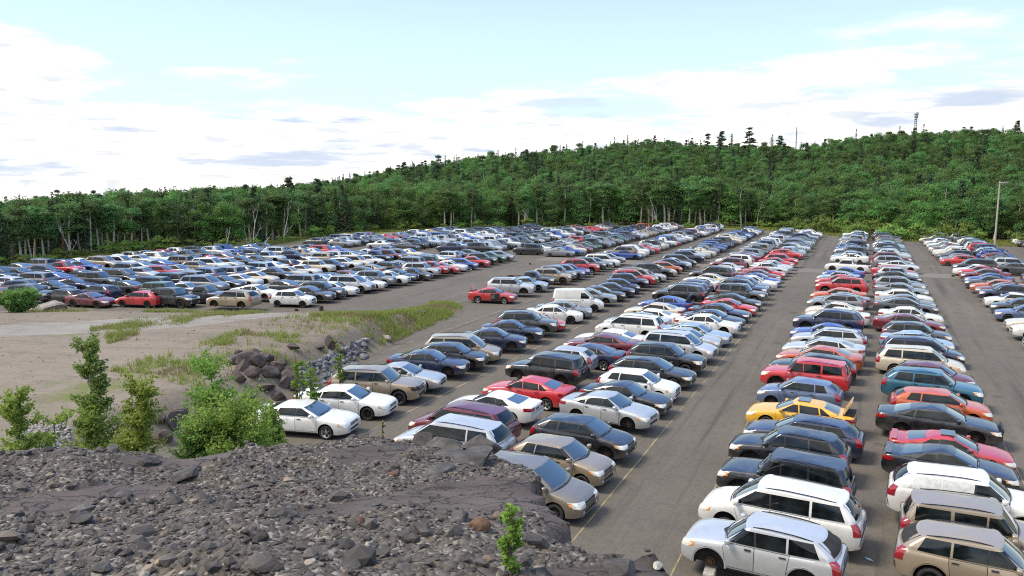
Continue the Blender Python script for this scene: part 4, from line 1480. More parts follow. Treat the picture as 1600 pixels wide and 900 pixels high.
TYPES = {
    'sedan': dict(L=4.70, W=1.80, H=1.46, clear=.20, wr=.325, axle=(1.40, -1.33), nose_w=.82, tail_w=.84, crown=.035, rcrown=.085,
                  top=[(-2.35, .93), (-2.30, 1.01), (-2.05, 1.045), (-1.5, 1.05), (-.6, 1.0), (.5, .965), (1.05, .955), (1.7, .885), (2.1, .80), (2.29, .735), (2.35, .64)],
                  cab=(1.18, .28, -1.0, -1.78), rrake=1.15, rr=.10, rbow=.06,
                  win=[((.86, .02, .06, .24), 'f'), ((-.04, -.88, -.80, .00), 'r'), ((-.94, -1.34, -.97, -.86), 'q')], wz=(1.015, 1.335), qd=.075, doors=[(.98, -.01), (-.01, -.98)]),
    'coupe': dict(L=4.50, W=1.75, H=1.36, clear=.18, wr=.32, axle=(1.36, -1.24), nose_w=.78, tail_w=.82, crown=.035, rcrown=.085,
                  top=[(-2.25, .90), (-2.19, .98), (-1.9, 1.0), (-1.4, 1.0), (-.5, .93), (.5, .885), (1.0, .875), (1.6, .80), (2.0, .71), (2.19, .645), (2.25, .56)],
                  cab=(1.12, .16, -.82, -1.78), rrake=1.0, rr=.10, rbow=.06,
                  win=[((.78, -.42, -.36, .12), 'f'), ((-.48, -1.12, -.74, -.42), 'q')], wz=(.945, 1.235), qd=.055, doors=[(.98, -.45)]),
    'hatchback': dict(L=4.25, W=1.74, H=1.52, clear=.20, wr=.32, axle=(1.33, -1.27), nose_w=.83, tail_w=.88, crown=.035, rcrown=.085,
                  top=[(-2.125, .86), (-2.08, .98), (-1.9, 1.06), (-.6, 1.02), (.5, .99), (1.05, .98), (1.6, .905), (1.92, .82), (2.07, .755), (2.125, .66)],
                  cab=(1.22, .38, -1.52, -2.06), rrake=1.3, roof_w=.76,
                  win=[((.92, .08, .12, .36), 'f'), ((.02, -.82, -.78, .06), 'r'), ((-.88, -1.46, -1.26, -.84), 'q')], wz=(1.05, 1.385), doors=[(1.0, .05), (.05, -.90)]),
    'wagon': dict(L=4.75, W=1.82, H=1.52, clear=.20, wr=.335, axle=(1.42, -1.36), nose_w=.83, tail_w=.88, crown=.035, rcrown=.085,
                  top=[(-2.375, .88), (-2.32, .98), (-2.1, 1.04), (-.6, 1.01), (.5, .98), (1.1, .97), (1.75, .905), (2.15, .82), (2.32, .76), (2.375, .66)],
                  cab=(1.26, .36, -1.72, -2.26), rrake=1.3, roof_w=.76, rails=True,
                  win=[((.92, .06, .10, .32), 'f'), ((.0, -.86, -.84, .04), 'r'), ((-.92, -1.78, -1.52, -.90), 'q')], wz=(1.04, 1.375), doors=[(1.02, .03), (.03, -.97)]),
    'SUV': dict(L=4.60, W=1.85, H=1.74, clear=.27, wr=.365, axle=(1.40, -1.32), nose_w=.86, tail_w=.90, crown=.04, rcrown=.085,
                  top=[(-2.30, .98), (-2.26, 1.10), (-2.1, 1.18), (-.6, 1.155), (.5, 1.12), (1.0, 1.11), (1.7, 1.06), (2.1, .99), (2.25, .92), (2.30, .80)],
                  cab=(1.16, .46, -1.76, -2.24), rrake=1.4, roof_w=.78, rails=True, gap=.085,
                  win=[((.94, .10, .13, .46), 'f'), ((.04, -.80, -.78, .07), 'r'), ((-.87, -1.72, -1.52, -.85), 'q')], wz=(1.195, 1.585), doors=[(1.02, .07), (.07, -.92)]),
    'boxy SUV': dict(L=4.50, W=1.83, H=1.80, clear=.30, wr=.375, axle=(1.38, -1.27), nose_w=.86, tail_w=.92, crown=.035, rcrown=.07,
                  top=[(-2.25, 1.04), (-2.22, 1.12), (-2.1, 1.17), (-.6, 1.16), (.5, 1.13), (.85, 1.125), (1.6, 1.09), (2.1, 1.02), (2.22, .90), (2.25, .78)],
                  cab=(.98, .46, -1.98, -2.22), rrake=1.2, roof_w=.84, rails=True, gap=.085,
                  win=[((.82, .06, .08, .46), 'f'), ((.00, -.82, -.82, .02), 'r'), ((-.92, -1.88, -1.84, -.92), 'q')], wz=(1.20, 1.64), doors=[(.92, .03), (.03, -.93)]),
    'minivan': dict(L=4.95, W=1.92, H=1.75, clear=.22, wr=.34, axle=(1.55, -1.38), nose_w=.83, tail_w=.90, crown=.04, rcrown=.085,
                  top=[(-2.475, .84), (-2.43, 1.0), (-2.3, 1.09), (-.6, 1.09), (.6, 1.07), (1.3, 1.05), (1.9, .94), (2.26, .83), (2.42, .765), (2.475, .66)],
                  cab=(1.62, .66, -1.98, -2.40), rrake=1.4, roof_w=.78, rails=True,
                  win=[((1.30, .20, .24, .66), 'f'), ((.13, -.98, -.97, .17), 'r'), ((-1.06, -2.02, -1.82, -1.05), 'q')], wz=(1.13, 1.57), doors=[(1.30, .16), (.16, -1.02)]),
    'pickup': dict(L=5.30, W=1.88, H=1.74, clear=.30, wr=.375, axle=(1.72, -1.55), nose_w=.86, tail_w=.95, crown=.03, rcrown=.08,
                  top=[(-2.65, 1.02), (-2.6, 1.06), (-1.0, 1.06), (.5, 1.09), (1.2, 1.10), (1.9, 1.06), (2.45, .97), (2.6, .86), (2.65, .74)],
                  cab=(1.24, .66, -.55, -.86), rrake=1.1, roof_w=.80, gap=.085, bed=(-2.58, -1.0, -.76, .76, .66, 1.4),
                  win=[((.98, .16, .18, .62), 'f'), ((.10, -.56, -.48, .13), 'r')], wz=(1.16, 1.58), doors=[(1.08, .13), (.13, -.68)]),
    'cargo van': dict(L=4.60, W=1.80, H=2.02, clear=.22, wr=.33, axle=(1.48, -1.40), nose_w=.80, tail_w=.93, crown=.04, rcrown=.08,
                  top=[(-2.30, .95), (-2.27, 1.1), (-2.1, 1.18), (.5, 1.16), (1.2, 1.13), (1.75, .98), (2.12, .80), (2.26, .70), (2.30, .62)],
                  cab=(1.50, .62, -2.12, -2.28), rrake=1.2, roof_w=.82,
                  win=[((1.22, .28, .30, .66), 'f')], wz=(1.22, 1.70), doors=[(1.24, .24)]),
}


def variant(kind, stretch, tall, **kw):
    """another make of the same kind: longer or shorter, taller or lower"""
    P = dict(TYPES[kind]); P.update(kw)
    P['L'] = P['L'] * stretch; P['H'] = P['H'] * tall
    P['top'] = [(x * stretch, z * tall) for x, z in P['top']]
    for k in ('cab', 'axle'): P[k] = tuple(x * stretch for x in P[k])
    if 'cab_shift' in kw: P['cab'] = tuple(x + d for x, d in zip(P['cab'], kw['cab_shift']))
    P['win'] = [(tuple(x * stretch for x in c), n) for c, n in P['win']]
    P['wz'] = tuple(z * tall for z in P['wz'])
    P['doors'] = [tuple(x * stretch for x in d) for d in P['doors']]
    return P


KINDS_OF = {k: [k] for k in TYPES}
for kind, nm, st, tl, kw in (('sedan', 'sedan compact', .945, 1.015, dict(nose_w=.86, tail_w=.88, crown=.05, bow=.22)), ('sedan', 'sedan large', 1.045, .995, dict(nose_w=.80, tail_w=.86, W=1.85, bow=.12)),
                             ('hatchback', 'hatchback small', .93, 1.03, dict(nose_w=.88, crown=.05, bow=.24, wr=.30)), ('SUV', 'SUV compact', .955, .965, dict(nose_w=.83, crown=.055, bow=.22, rbow=.16)),
                             ('SUV', 'SUV large', 1.06, 1.03, dict(nose_w=.88, W=1.92, wr=.385)), ('coupe', 'coupe long', 1.03, 1.02, dict(nose_w=.84, crown=.045)), ('minivan', 'minivan short', .96, .985, dict(nose_w=.86, bow=.22))):
    TYPES[nm] = variant(kind, st, tl, **kw); KINDS_OF[kind].append(nm)


def wheel_geo(P, alloy):
    r, wd = P['wr'], .20
    tv, tf = [], []
    n = 26
    prof = [(r * .66, -wd / 2 + .005), (r * .80, -wd / 2 - .006), (r * .93, -wd / 2 + .004), (r, -wd / 2 + .035), (r, wd / 2 - .035), (r * .93, wd / 2 - .004), (r * .8, wd / 2 + .006), (r * .66, wd / 2 - .005)]
    for i in range(n):
        a = 2 * math.pi * i / n
        for q, y in prof: tv.append((q * math.cos(a), y, q * math.sin(a)))
    k = len(prof)
    for i in range(n):
        for j in range(k):
            tf.append((i * k + j, i * k + (j + 1) % k, ((i + 1) % n) * k + (j + 1) % k, ((i + 1) % n) * k + j))
    tyre = mesh_of('tyre', tv, tf, (M_TYRE,)); fix_normals(tyre)
    # rim: a dished disc with spokes or round holes
    rv, rfc, mi = [], [], []
    rr = [(.0, .055), (.12, .06), (.20, .055), (.44, .02), (.58, .05), (.655, .092), (.69, .10)]
    n = 30
    for i in range(n):
        a = 2 * math.pi * i / n
        for q, y in rr:
            yy = y
            if .2 < q < .6:
                ph = (i % 6) / 6 if alloy else (i % 3) / 3
                if ph >= .5: yy = y - .06
            for sg in ((1,)):
                rv.append((q * r * math.cos(a), yy, q * r * math.sin(a)))
    k = len(rr)
    for i in range(n):
        for j in range(k - 1):
            rfc.append((i * k + j, i * k + j + 1, ((i + 1) % n) * k + j + 1, ((i + 1) % n) * k + j))
            deep = (i % 6 >= 3) if alloy else (i % 3 >= 2)
            mi.append(1 if (j in (2, 3) and deep) else 0)
    b = len(rv)
    rv2 = [(x, -.09, z) for x, y, z in rv if abs(math.hypot(x, z) - .69 * r) < 1e-4]
    # inner barrel
    rv += rv2
    for i in range(n):
        o1, o2 = i * k + k - 1, ((i + 1) % n) * k + k - 1
        rfc.append((o1, b + i, b + (i + 1) % n, o2)); mi.append(1)
    rfc.append(tuple(b + i for i in range(n))); mi.append(1)
    rim = mesh_of('rim', rv, rfc, (M_ALLOY if alloy else M_STEEL, M_UNDER), mi, True, 40); fix_normals(rim)
    return tyre, rim


def hub_mesh(P):
    V, Fc = cyl_geo(.15, -.03, .0, 18)
    V2, F2 = cyl_geo(.07, .0, .05, 12)
    V, Fc, mi = join_geo([(V, Fc, [0] * len(Fc)), (V2, F2, [0] * len(F2))])
    me = mesh_of('brake_hub', V, Fc, (M_RUST,), mi, True, 40); fix_normals(me)
    return me


class Proto:
    """meshes of one kind of car, shared by all its copies"""
    def __init__(s, kind):
        P = TYPES[kind]
        kind = kind.rsplit(' ', 1)[0] if kind not in KINDS_OF else kind
        s.P, s.kind = P, kind
        s.body = body_mesh(P, 0)
        sk = Skin(s.body)
        s.parts = []          # (name, mesh, painted?, detail level, [sub-parts])
        L, W, H = P['L'], P['W'], P['H']
        hw = W / 2
        xc, xh, xr, xb = P['cab']
        z0, z1 = P['wz']
        zr = H - P['rcrown']
        wr_ = hw * P.get('roof_w', .74)
        wb_ = hw * P.get('cab_w', .935)

        def add(name, geo, mats, painted=False, lod=1, subs=(), angle=40):
            V, Fc, mi = geo
            me = mesh_of(name, V, Fc, mats, mi, True, angle)
            s.parts.append((name, me, painted, lod, list(subs)))
            return me

        def sub(name, geo, mats, painted=False):
            V, Fc, mi = geo
            return (name, mesh_of(name, V, Fc, mats, mi, True, 40), painted)
        # windscreen and rear window
        zc = ev(P['top'], xc)
        add('windshield', sk.patch([(3, -wb_ * .84, zc + .06), (3, wb_ * .84, zc + .06), (3, wr_ * .88, zr - .025), (3, -wr_ * .88, zr - .025)], (-1, 0, 0), 10, 6), (M_SHIELD, M_TRIM))
        zbk = ev(P['top'], xb + .1)
        cw_ = [sk.patch([(3, -wb_ * .74, zc + .052), (3, wb_ * .74, zc + .052), (3, wb_ * .74, zc + .072), (3, -wb_ * .74, zc + .072)], (-1, 0, 0), 10, 1, .007, .01)]
        for y0, y1 in ((-.52, .02), (.06, .58)):
            cw_.append(sk.patch([(3, y0, zc + .075), (3, y1, zc + .10), (3, y1, zc + .112), (3, y0, zc + .087)], (-1, 0, 0), 4, 1, .02, .012))
        add('wipers', join_geo(cw_), (M_TRIM, M_TRIM), False, 0)
        if kind != 'cargo van':
            zlo = zbk + (.05 if kind in ('sedan', 'coupe') else .09)
            add('rear_window', sk.patch([(-4, wb_ * .78, zlo), (-4, -wb_ * .78, zlo), (-4, -wr_ * .80, zr - .075), (-4, wr_ * .80, zr - .075)], (1, 0, 0), 8, 6), (M_SHIELD if kind in ('sedan', 'coupe') else M_GLASS, M_TRIM))
        for sg in (1, -1):
            for (b0, b1, t1, t0), nm in P['win']:
                zb0 = z0 + (.02 if nm == 'q' else 0)
                c = [(b0, 2 * sg, z0), (b1, 2 * sg, zb0), (t1, 2 * sg, z1 - (P.get('qd', .015) if nm == 'q' else (P.get('qd', 0) * .6 if nm == 'r' else 0))), (t0, 2 * sg, z1 - (P.get('qd', 0) * .6 if nm == 'q' else 0))]
                add('side_window', sk.patch(c, (0, -sg, 0), 8, 8, .009), (M_GLASS, M_TRIM))
            wn = {nm: c for c, nm in P['win']}
            if 'f' in wn and s.P is not TYPES['sedan'] and kind not in ('boxy SUV', 'cargo van'):
                fb, nx = wn['f'], wn.get('r', wn.get('q'))
                c = [(fb[1] + .012, 2 * sg, z0), (nx[0] - .012, 2 * sg, z0), (nx[3] - .012, 2 * sg, z1 - P.get('qd', 0) * .3), (fb[2] + .012, 2 * sg, z1 - .004)]
                add('door_pillar', sk.patch(c, (0, -sg, 0), 2, 6, .007, .01), (M_TRIM, M_TRIM))
            xf, xr2 = max(P['axle']) - P['wr'] - P.get('gap', .06) - .03, min(P['axle']) + P['wr'] + P.get('gap', .06) + .03
            c = [(xf, 2 * sg, P['clear'] + .025), (xr2, 2 * sg, P['clear'] + .025), (xr2, 2 * sg, P['clear'] + .105), (xf, 2 * sg, P['clear'] + .105)]
            add('sill', sk.patch(c, (0, -sg, 0), 8, 2, .010, .012), (M_TRIM, M_TRIM), False, 0)
            # doors: a raised skin with a dark shut line, a handle each
            for d0, d1 in P['doors']:
                zlo = P['clear'] + .17
                zz = z0 - .05
                x0, x1 = d0, d1 + .02
                # keep clear of the wheel wells
                xa = min(P['axle'], key=lambda a: abs(a - d1))
                x1b = x1
                if xa < 0 and x1 < xa + P['wr'] + .12: x1b = xa + P['wr'] + .13
                fx = max(P['axle'])
                x0b = min(x0, fx - P['wr'] - .13)
                c = [(x0b, 2 * sg, zlo), (x1b, 2 * sg, zlo), (x1, 2 * sg, zz), (x0, 2 * sg, zz)]
                g = .014
                cs = [(x0b + g, 2 * sg, zlo - g), (x1b - g, 2 * sg, zlo - g), (x1 - g, 2 * sg, zz + g), (x0 + g, 2 * sg, zz + g)]
                gv, gf, gm = sk.patch(cs, (0, -sg, 0), 12, 9, .004, .006)
                dv, df, dm = sk.patch(c, (0, -sg, 0), 12, 9, .011, .012)
                geo = join_geo([(dv, df, [0] * len(dm)), (gv, gf, [1] * len(gm))])
                hx = x1 + .17
                hz = z0 - .13
                hh = sk.patch([(hx + .09, 2 * sg, hz - .017), (hx - .09, 2 * sg, hz - .017), (hx - .09, 2 * sg, hz + .017), (hx + .09, 2 * sg, hz + .017)], (0, -sg, 0), 3, 2, .035, .01)
                add('door', geo, (M_TRIM, M_UNDER), True, 0, [sub('handle', hh, (M_TRIM, M_TRIM))])
            # lamps
            fx = L / 2
            nw = hw * P['nose_w']
            zt = ev(P['top'], fx - .32)
            zh = zt - .10
            tall = .175 if kind in ('sedan', 'coupe', 'hatchback', 'wagon') else .22
            c = [(fx, sg * nw * .50, zh - tall * .8), (fx - .12, sg * hw * 1.02, zh - tall * .55), (fx - .34, sg * hw * 1.05, zh + tall * .35), (fx - .02, sg * nw * .54, zh + tall * .1)]
            if sg < 0: c = [c[1], c[0], c[3], c[2]]
            gl = sk.patch(c, (-1, -sg * .55, 0), 10, 3, .009, .014)
            am = sk.patch([(fx - .30, sg * hw, zh - tall * .35), (fx - .42, sg * hw, zh - tall * .25), (fx - .42, sg * hw, zh + tall * .25), (fx - .30, sg * hw, zh + tall * .2)], (0, -sg, 0), 2, 2, .008, .01)
            add('headlight', gl, (M_LAMP, M_TRIM), False, 1, [sub('indicator', am, (M_AMBER, M_TRIM))])
            rx = -L / 2
            if kind in ('sedan', 'coupe'):
                zt = ev(P['top'], rx + .2) - .06
                c = [(rx - .1, sg * hw * P['tail_w'] * .62, zt - .16), (rx + .3, sg * hw * 1.02, zt - .14), (rx + .3, sg * hw * 1.02, zt), (rx - .1, sg * hw * P['tail_w'] * .62, zt)]
            else:
                zt = ev(P['top'], rx + .3) + .02
                hgt = .34 if kind != 'boxy SUV' else .28
                c = [(rx - .1, sg * hw * .84, zt - hgt), (rx + .15, sg * hw * 1.0, zt - hgt), (rx + .17, sg * hw * 1.0, zt), (rx - .1, sg * hw * .86, zt)]
            add('taillight', sk.patch(c, (1, -sg * .6, 0), 10, 4, .010, .014), (M_TAIL, M_TRIM))
            # mirror
            mx, mz = P['win'][0][0][0] - .10, z0 + .05
            mv, mf = box_geo(-.075, .075, -.10, .10, -.075, .075)
            bm = bmesh.new()
            vs = [bm.verts.new(q) for q in mv]
            for q in mf: bm.faces.new([vs[i] for i in q])
            bmesh.ops.recalc_face_normals(bm, faces=bm.faces)
            bmesh.ops.bevel(bm, geom=bm.edges[:], offset=.04, segments=2, affect='EDGES', profile=.6)
            bmesh.ops.translate(bm, vec=(mx, sg * (hw * .96 + .11), mz), verts=bm.verts)
            me = bpy.data.meshes.new('mirror'); bm.to_mesh(me); bm.free()
            me.materials.append(M_TRIM); me.polygons.foreach_set('use_smooth', [True] * len(me.polygons))
            s.parts.append(('mirror', me, True, 0, []))
            if P.get('rails'):
                pv, pf = [], []
                nseg = 10
                for i in range(nseg + 1):
                    x = (xh - .25) + ((xr + .25) - (xh - .25)) * i / nseg
                    hit = sk.bvh.ray_cast(Vector((x, sg * wr_ * .86, 4)), Vector((0, 0, -1)))[0]
                    lift = .035 * min(1, 4 * i / nseg, 4 * (nseg - i) / nseg)
                    for dy_, dz_ in ((-.016, 0), (-.013, .024), (.013, .024), (.016, 0)):
                        pv.append((x, sg * wr_ * .86 + dy_, hit.z + lift + dz_ - .012))
                for i in range(nseg):
                    for j in range(4):
                        pf.append((i * 4 + j, i * 4 + (j + 1) % 4, (i + 1) * 4 + (j + 1) % 4, (i + 1) * 4 + j))
                pf += [(0, 1, 2, 3), tuple(nseg * 4 + j for j in (3, 2, 1, 0))]
                rl = mesh_of('roof_rail', pv, pf, (M_TRIM,), None, True, 40); fix_normals(rl)
                s.parts.append(('roof_rail', rl, False, 0, []))
        # grille, lower intake, plate, bumpers
        fx = L / 2
        nw = hw * P['nose_w']
        zt = ev(P['top'], fx - .12)
        gz1, gz0 = zt - .05, zt - (.17 if kind in ('sedan', 'coupe') else .26)
        bars = [sk.patch([(4, -nw * .50, gz0), (4, nw * .50, gz0), (4, nw * .54, gz1), (4, -nw * .54, gz1)], (-1, 0, 0), 4, 3, .008, .012)]
        bars = [(v, f, [0] * len(m)) for v, f, m in bars]
        for q in (.33, .66):
            zz = gz0 + (gz1 - gz0) * q
            v, f, m = sk.patch([(4, -nw * .50, zz - .012), (4, nw * .50, zz - .012), (4, nw * .50, zz + .012), (4, -nw * .50, zz + .012)], (-1, 0, 0), 4, 1, .016, .01)
            bars.append((v, f, [1] * len(m)))
        add('grille', join_geo(bars), (M_TRIM, M_CHROME), False, 0)
        zl = P['clear'] + .16
        add('air_intake', sk.patch([(4, -nw * .62, zl), (4, nw * .62, zl), (4, nw * .58, zl + .10), (4, -nw * .58, zl + .10)], (-1, 0, 0), 4, 2, .006, .01), (M_UNDER, M_UNDER), False, 0)
        for sg in (1, -1):
            c = [(4, sg * nw * .70 - .07, zl + .02), (4, sg * nw * .70 + .07, zl + .02), (4, sg * nw * .70 + .07, zl + .10), (4, sg * nw * .70 - .07, zl + .10)]
            add('fog_lamp', sk.patch(c, (-1, 0, 0), 3, 3, .008, .01), (M_LAMP, M_TRIM), False, 0)
        if 'SUV' in kind or kind == 'pickup':      # dark mouldings round the wheel arches
            for sg in (1, -1):
                for wx in P['axle']:
                    av, af = [], []
                    r0 = P['wr'] + P.get('gap', .06)
                    n = 16
                    for i in range(n + 1):
                        a = R(-8) + R(196) * i / n
                        for rr in (r0 - .004, r0 + .05):
                            q = Vector((wx + rr * math.cos(a), sg * 2, P['wr'] + .035 + rr * math.sin(a)))
                            hit = sk.bvh.ray_cast(q, Vector((0, -sg, 0)))[0]
                            y_ = hit.y if hit is not None and abs(hit.y) > hw - .2 else sg * (hw - .03)
                            av.append((q.x, y_ + sg * .014, q.z)); av.append((q.x, y_ - sg * .02, q.z))
                    for i in range(n):
                        for j, k in ((0, 2), (2, 3), (1, 0)):
                            af.append((i * 4 + j, i * 4 + k, i * 4 + 4 + k, i * 4 + 4 + j))
                    me_ = mesh_of('arch_moulding', av, af, (M_TRIM,), None, True, 50); fix_normals(me_)
                    s.parts.append(('arch_moulding', me_, kind in ('SUV', 'SUV large'), 0, []))
        zb = P['clear'] + .28
        bump = []
        hgt = .20
        yb = hw * P['tail_w']
        bump.append(sk.patch([(-4, yb, zb), (-4, -yb, zb), (-4, -yb, zb + hgt), (-4, yb, zb + hgt)], (1, 0, 0), 12, 2, .035, .04))
        add('rear_bumper', join_geo(bump), (M_TRIM, M_TRIM), kind not in ('boxy SUV', 'pickup'), 0)
        if kind not in ('pickup',):
            zp = ev(P['top'], -L / 2 + .1) - .24
            add('licence_plate', sk.patch([(-4, .18, zp), (-4, -.18, zp), (-4, -.18, zp + .12), (-4, .18, zp + .12)], (1, 0, 0), 2, 2, .012, .01), (M_ALLOY, M_TRIM), False, 0)
        if kind in ('cargo van',):
            for sg in (1, -1):
                c = [(.2, 2 * sg, .98), (-1.9, 2 * sg, .98), (-1.9, 2 * sg, 1.0), (.2, 2 * sg, 1.0)]
                add('side_moulding', sk.patch(c, (0, -sg, 0), 6, 1, .012, .012), (M_TRIM, M_TRIM), False, 0)
        s.wheels = {a: wheel_geo(P, a) for a in (False, True)}
        s.hub = hub_mesh(P)
        # one wheel as a single mesh for cars too far off to show tyre and rim apart
        s.wheel1 = {}
        for a in (False, True):
            ty, ri = s.wheels[a]
            g = join_geo([([v.co for v in ty.vertices], [tuple(p.vertices) for p in ty.polygons], [0] * len(ty.polygons)),
                          ([v.co for v in ri.vertices], [tuple(p.vertices) for p in ri.polygons], [1 + p.material_index for p in ri.polygons])])
            s.wheel1[a] = mesh_of('wheel', g[0], g[1], (M_TYRE, M_ALLOY if a else M_STEEL, M_UNDER), g[2], True, 40)

    def build(s, colour, loc, heading, lod, alloy, missing=(), skip=(), lift=0.0):
        """one car: an Empty at its base with its own parts"""
        root = bpy.data.objects.new('parked_car', None)
        COL.objects.link(root)
        root.empty_display_size = .3
        root.location = loc
        root.rotation_euler = (0, 0, heading)
        pm = PAINT[colour]

        def part(name, me, painted, parent):
            o = bpy.data.objects.new(name, me)
            COL.objects.link(o)
            o.parent = parent
            if painted:
                o.material_slots[0].link = 'OBJECT'
                o.material_slots[0].material = pm
            if lift and parent is root: o.location.z = lift
            return o
        part('body', s.body, True, root)
        for name, me, painted, lv, subs in s.parts:
            if lv < lod or name in skip: continue
            o = part(name, me, painted, root)
            if lod == 0:
                for sn, sm, sp in subs: part(sn, sm, sp, o)
        P = s.P
        k = 0
        for wx in P['axle']:
            for sg in (1, -1):
                y = sg * (P['W'] / 2 - .125)
                if k in missing:
                    if lod == 0:
                        o = part('brake_hub', s.hub, False, root)
                        o.location = (wx, sg * (P['W'] / 2 - .20), P['wr'] + lift)
                        o.rotation_euler = (0, 0, 0 if sg > 0 else math.pi)
                else:
                    rot = (0, rng.uniform(0, 6), 0 if sg > 0 else math.pi)
                    if lod == 0:
                        tyre, rim = s.wheels[alloy]
                        e = bpy.data.objects.new('wheel', tyre); COL.objects.link(e); e.parent = root
                        e.location = (wx, y, P['wr']); e.rotation_euler = rot
                        r_ = bpy.data.objects.new('rim', rim); COL.objects.link(r_); r_.parent = e
                    else:
                        e = bpy.data.objects.new('wheel', s.wheel1[alloy]); COL.objects.link(e); e.parent = root
                        e.location = (wx, y, P['wr']); e.rotation_euler = rot
                k += 1
        return root
# ------------------------------------------------------------------ the rows of cars
PROTO = {k: Proto(k) for k in TYPES}
COLS = ['white'] * 13 + ['silver'] * 19 + ['grey'] * 11 + ['dark grey'] * 9 + ['black'] * 20 + ['navy'] * 9 + ['blue'] * 4 + ['pale blue'] * 5 + ['slate blue'] * 3 + ['grey'] * 4 + ['dark grey'] * 3 + ['red'] * 4 + ['maroon'] * 4 + ['tan'] * 3 + ['beige'] * 4 + ['green'] + ['orange'] + ['brown'] * 2
KINDS = ['sedan'] * 40 + ['hatchback'] * 13 + ['coupe'] * 9 + ['wagon'] * 8 + ['SUV'] * 15 + ['boxy SUV'] * 5 + ['minivan'] * 9 + ['pickup'] * 2
rc = random.Random(2024)
CARS = []      # dicts: kind, colour, X, Y, heading, file name, order


def add_file(name, desc, nose_x, heading, listed, y_end, step=2.62, y_start=None, jit=2.0, nose_z=.55, x_of_y=None):
    """cars side by side along +Y; listed: (kind, colour, row of its nose in the photo or None, extra)"""
    y = None
    order = 0
    seq = []
    for it in listed:
        kind, col, py = it[:3]
        ex = it[3] if len(it) > 3 else {}
        if py is not None:
            # where the nose line crosses that photo row
            lo, hi = 5.0, 260.0
            for _ in range(40):
                m = (lo + hi) / 2
                if pix(nose_x, m, nose_z)[1] > py: lo = m
                else: hi = m
            ny = (lo + hi) / 2
        else:
            ny = (y if y is not None else y_start) + step
        if y is not None: ny = max(ny, y + (2.2 if kind in ('sedan', 'coupe', 'hatchback', 'wagon') else 2.3))
        seq.append((kind, col, ny, ex)); y = ny
    if y is None: y = y_start - step
    while y + step < y_end:
        y += step * rc.uniform(.92, 1.1)
        if rc.random() < .03: y += 1.6
        seq.append((rc.choice(KINDS), rc.choice(COLS), y, {}))
    for kind, col, ny, ex in seq:
        pk = ex.get('pk', rc.choice(KINDS_OF[kind]))
        P = TYPES[pk]
        hd = R(heading + rc.gauss(0, jit) + ex.get('turn', 0))
        x0 = nose_x if x_of_y is None else x_of_y(ny)
        cxx = x0 + rc.gauss(0, .13) + ex.get('dx', 0) - math.cos(hd) * P['L'] / 2
        cyy = ny - math.sin(hd) * P['L'] / 2
        CARS.append(dict(kind=kind, pk=pk, col=col, X=cxx, Y=cyy, hd=hd, file=name, desc=desc, ex=ex, order=order)); order += 1


S_, C_, H_, W_, U_, B_, M_, P_U, V_ = 'sedan', 'coupe', 'hatchback', 'wagon', 'SUV', 'boxy SUV', 'minivan', 'pickup', 'cargo van'
A_LIST = [(S_, 'white', 662, dict(lab='white sedan with alloy wheels, nearest car in the leftmost row', pk='sedan large', wheels=1, alloy=1)), (S_, 'white', 634, dict(lab='white sedan with dark steel wheels, second from the near end of the leftmost row', wheels=1)), (U_, 'tan', 612, dict(lab='tan SUV with a missing right headlight between white sedan and silver coupe', skiplamp=1)), (C_, 'silver', 598, dict(lab='silver two door coupe between tan SUV and navy sedan')), (S_, 'navy', 577), (H_, 'black', 565), (M_, 'tan', 553, dict(lab='tan minivan with roof rails, the only minivan near the grassy bank')), (S_, 'navy', 537), (S_, 'navy', 524), (U_, 'dark grey', 514), (C_, 'red', 506), (S_, 'white', 494), (S_, 'grey', 487), (V_, 'white', 477, dict(lab='white high roofed cargo van in the leftmost row')), (S_, 'grey', 469), (S_, 'black', 462), (S_, 'navy', 456), (H_, 'navy', 451), (U_, 'navy', 446), (U_, 'red', 441), (M_, 'tan', 437), (S_, 'silver', 433), (U_, 'black', 429), (S_, 'beige', 425), (H_, 'orange', 421), (S_, 'navy', 417)]
BL_LIST = [(M_, 'silver', 686, dict(lab='silver minivan with roof rails rising behind the rock ledge', dx=.45, pk='minivan')), (M_, 'maroon', 662, dict(lab='dark red minivan beside the silver minivan, just behind the rock ledge')), (C_, 'white', 632, dict(lab='white two door coupe between a dark red minivan and a red sedan')), (S_, 'red', 606, dict(lab='red sedan between white coupe and black boxy SUV, middle row')), (B_, 'black', 582, dict(lab='black boxy SUV behind the red sedan, left half of the middle row')), (H_, 'silver', 566, dict(lab='silver hatchback with tall red tail lamps, tail beside the white hatchback')), (S_, 'navy', 553), (S_, 'maroon', 540), (S_, 'white', 529), (M_, 'white', 513, dict(lab='white minivan with dark side glass in the left half of the middle row')), (S_, 'silver', 505), (S_, 'white', 496), (S_, 'beige', 486), (S_, 'blue', 475, dict(lab='blue sedan with its trunk lid raised between beige sedan and black SUV', trunk=1)), (U_, 'black', 464), (U_, 'slate blue', 456), (H_, 'slate blue', 450), (S_, 'white', 444), (S_, 'beige', 439), (U_, 'black', 433), (M_, 'white', 429), (S_, 'white', 424), (S_, 'silver', 420), (U_, 'maroon', 416), (U_, 'white', 412)]
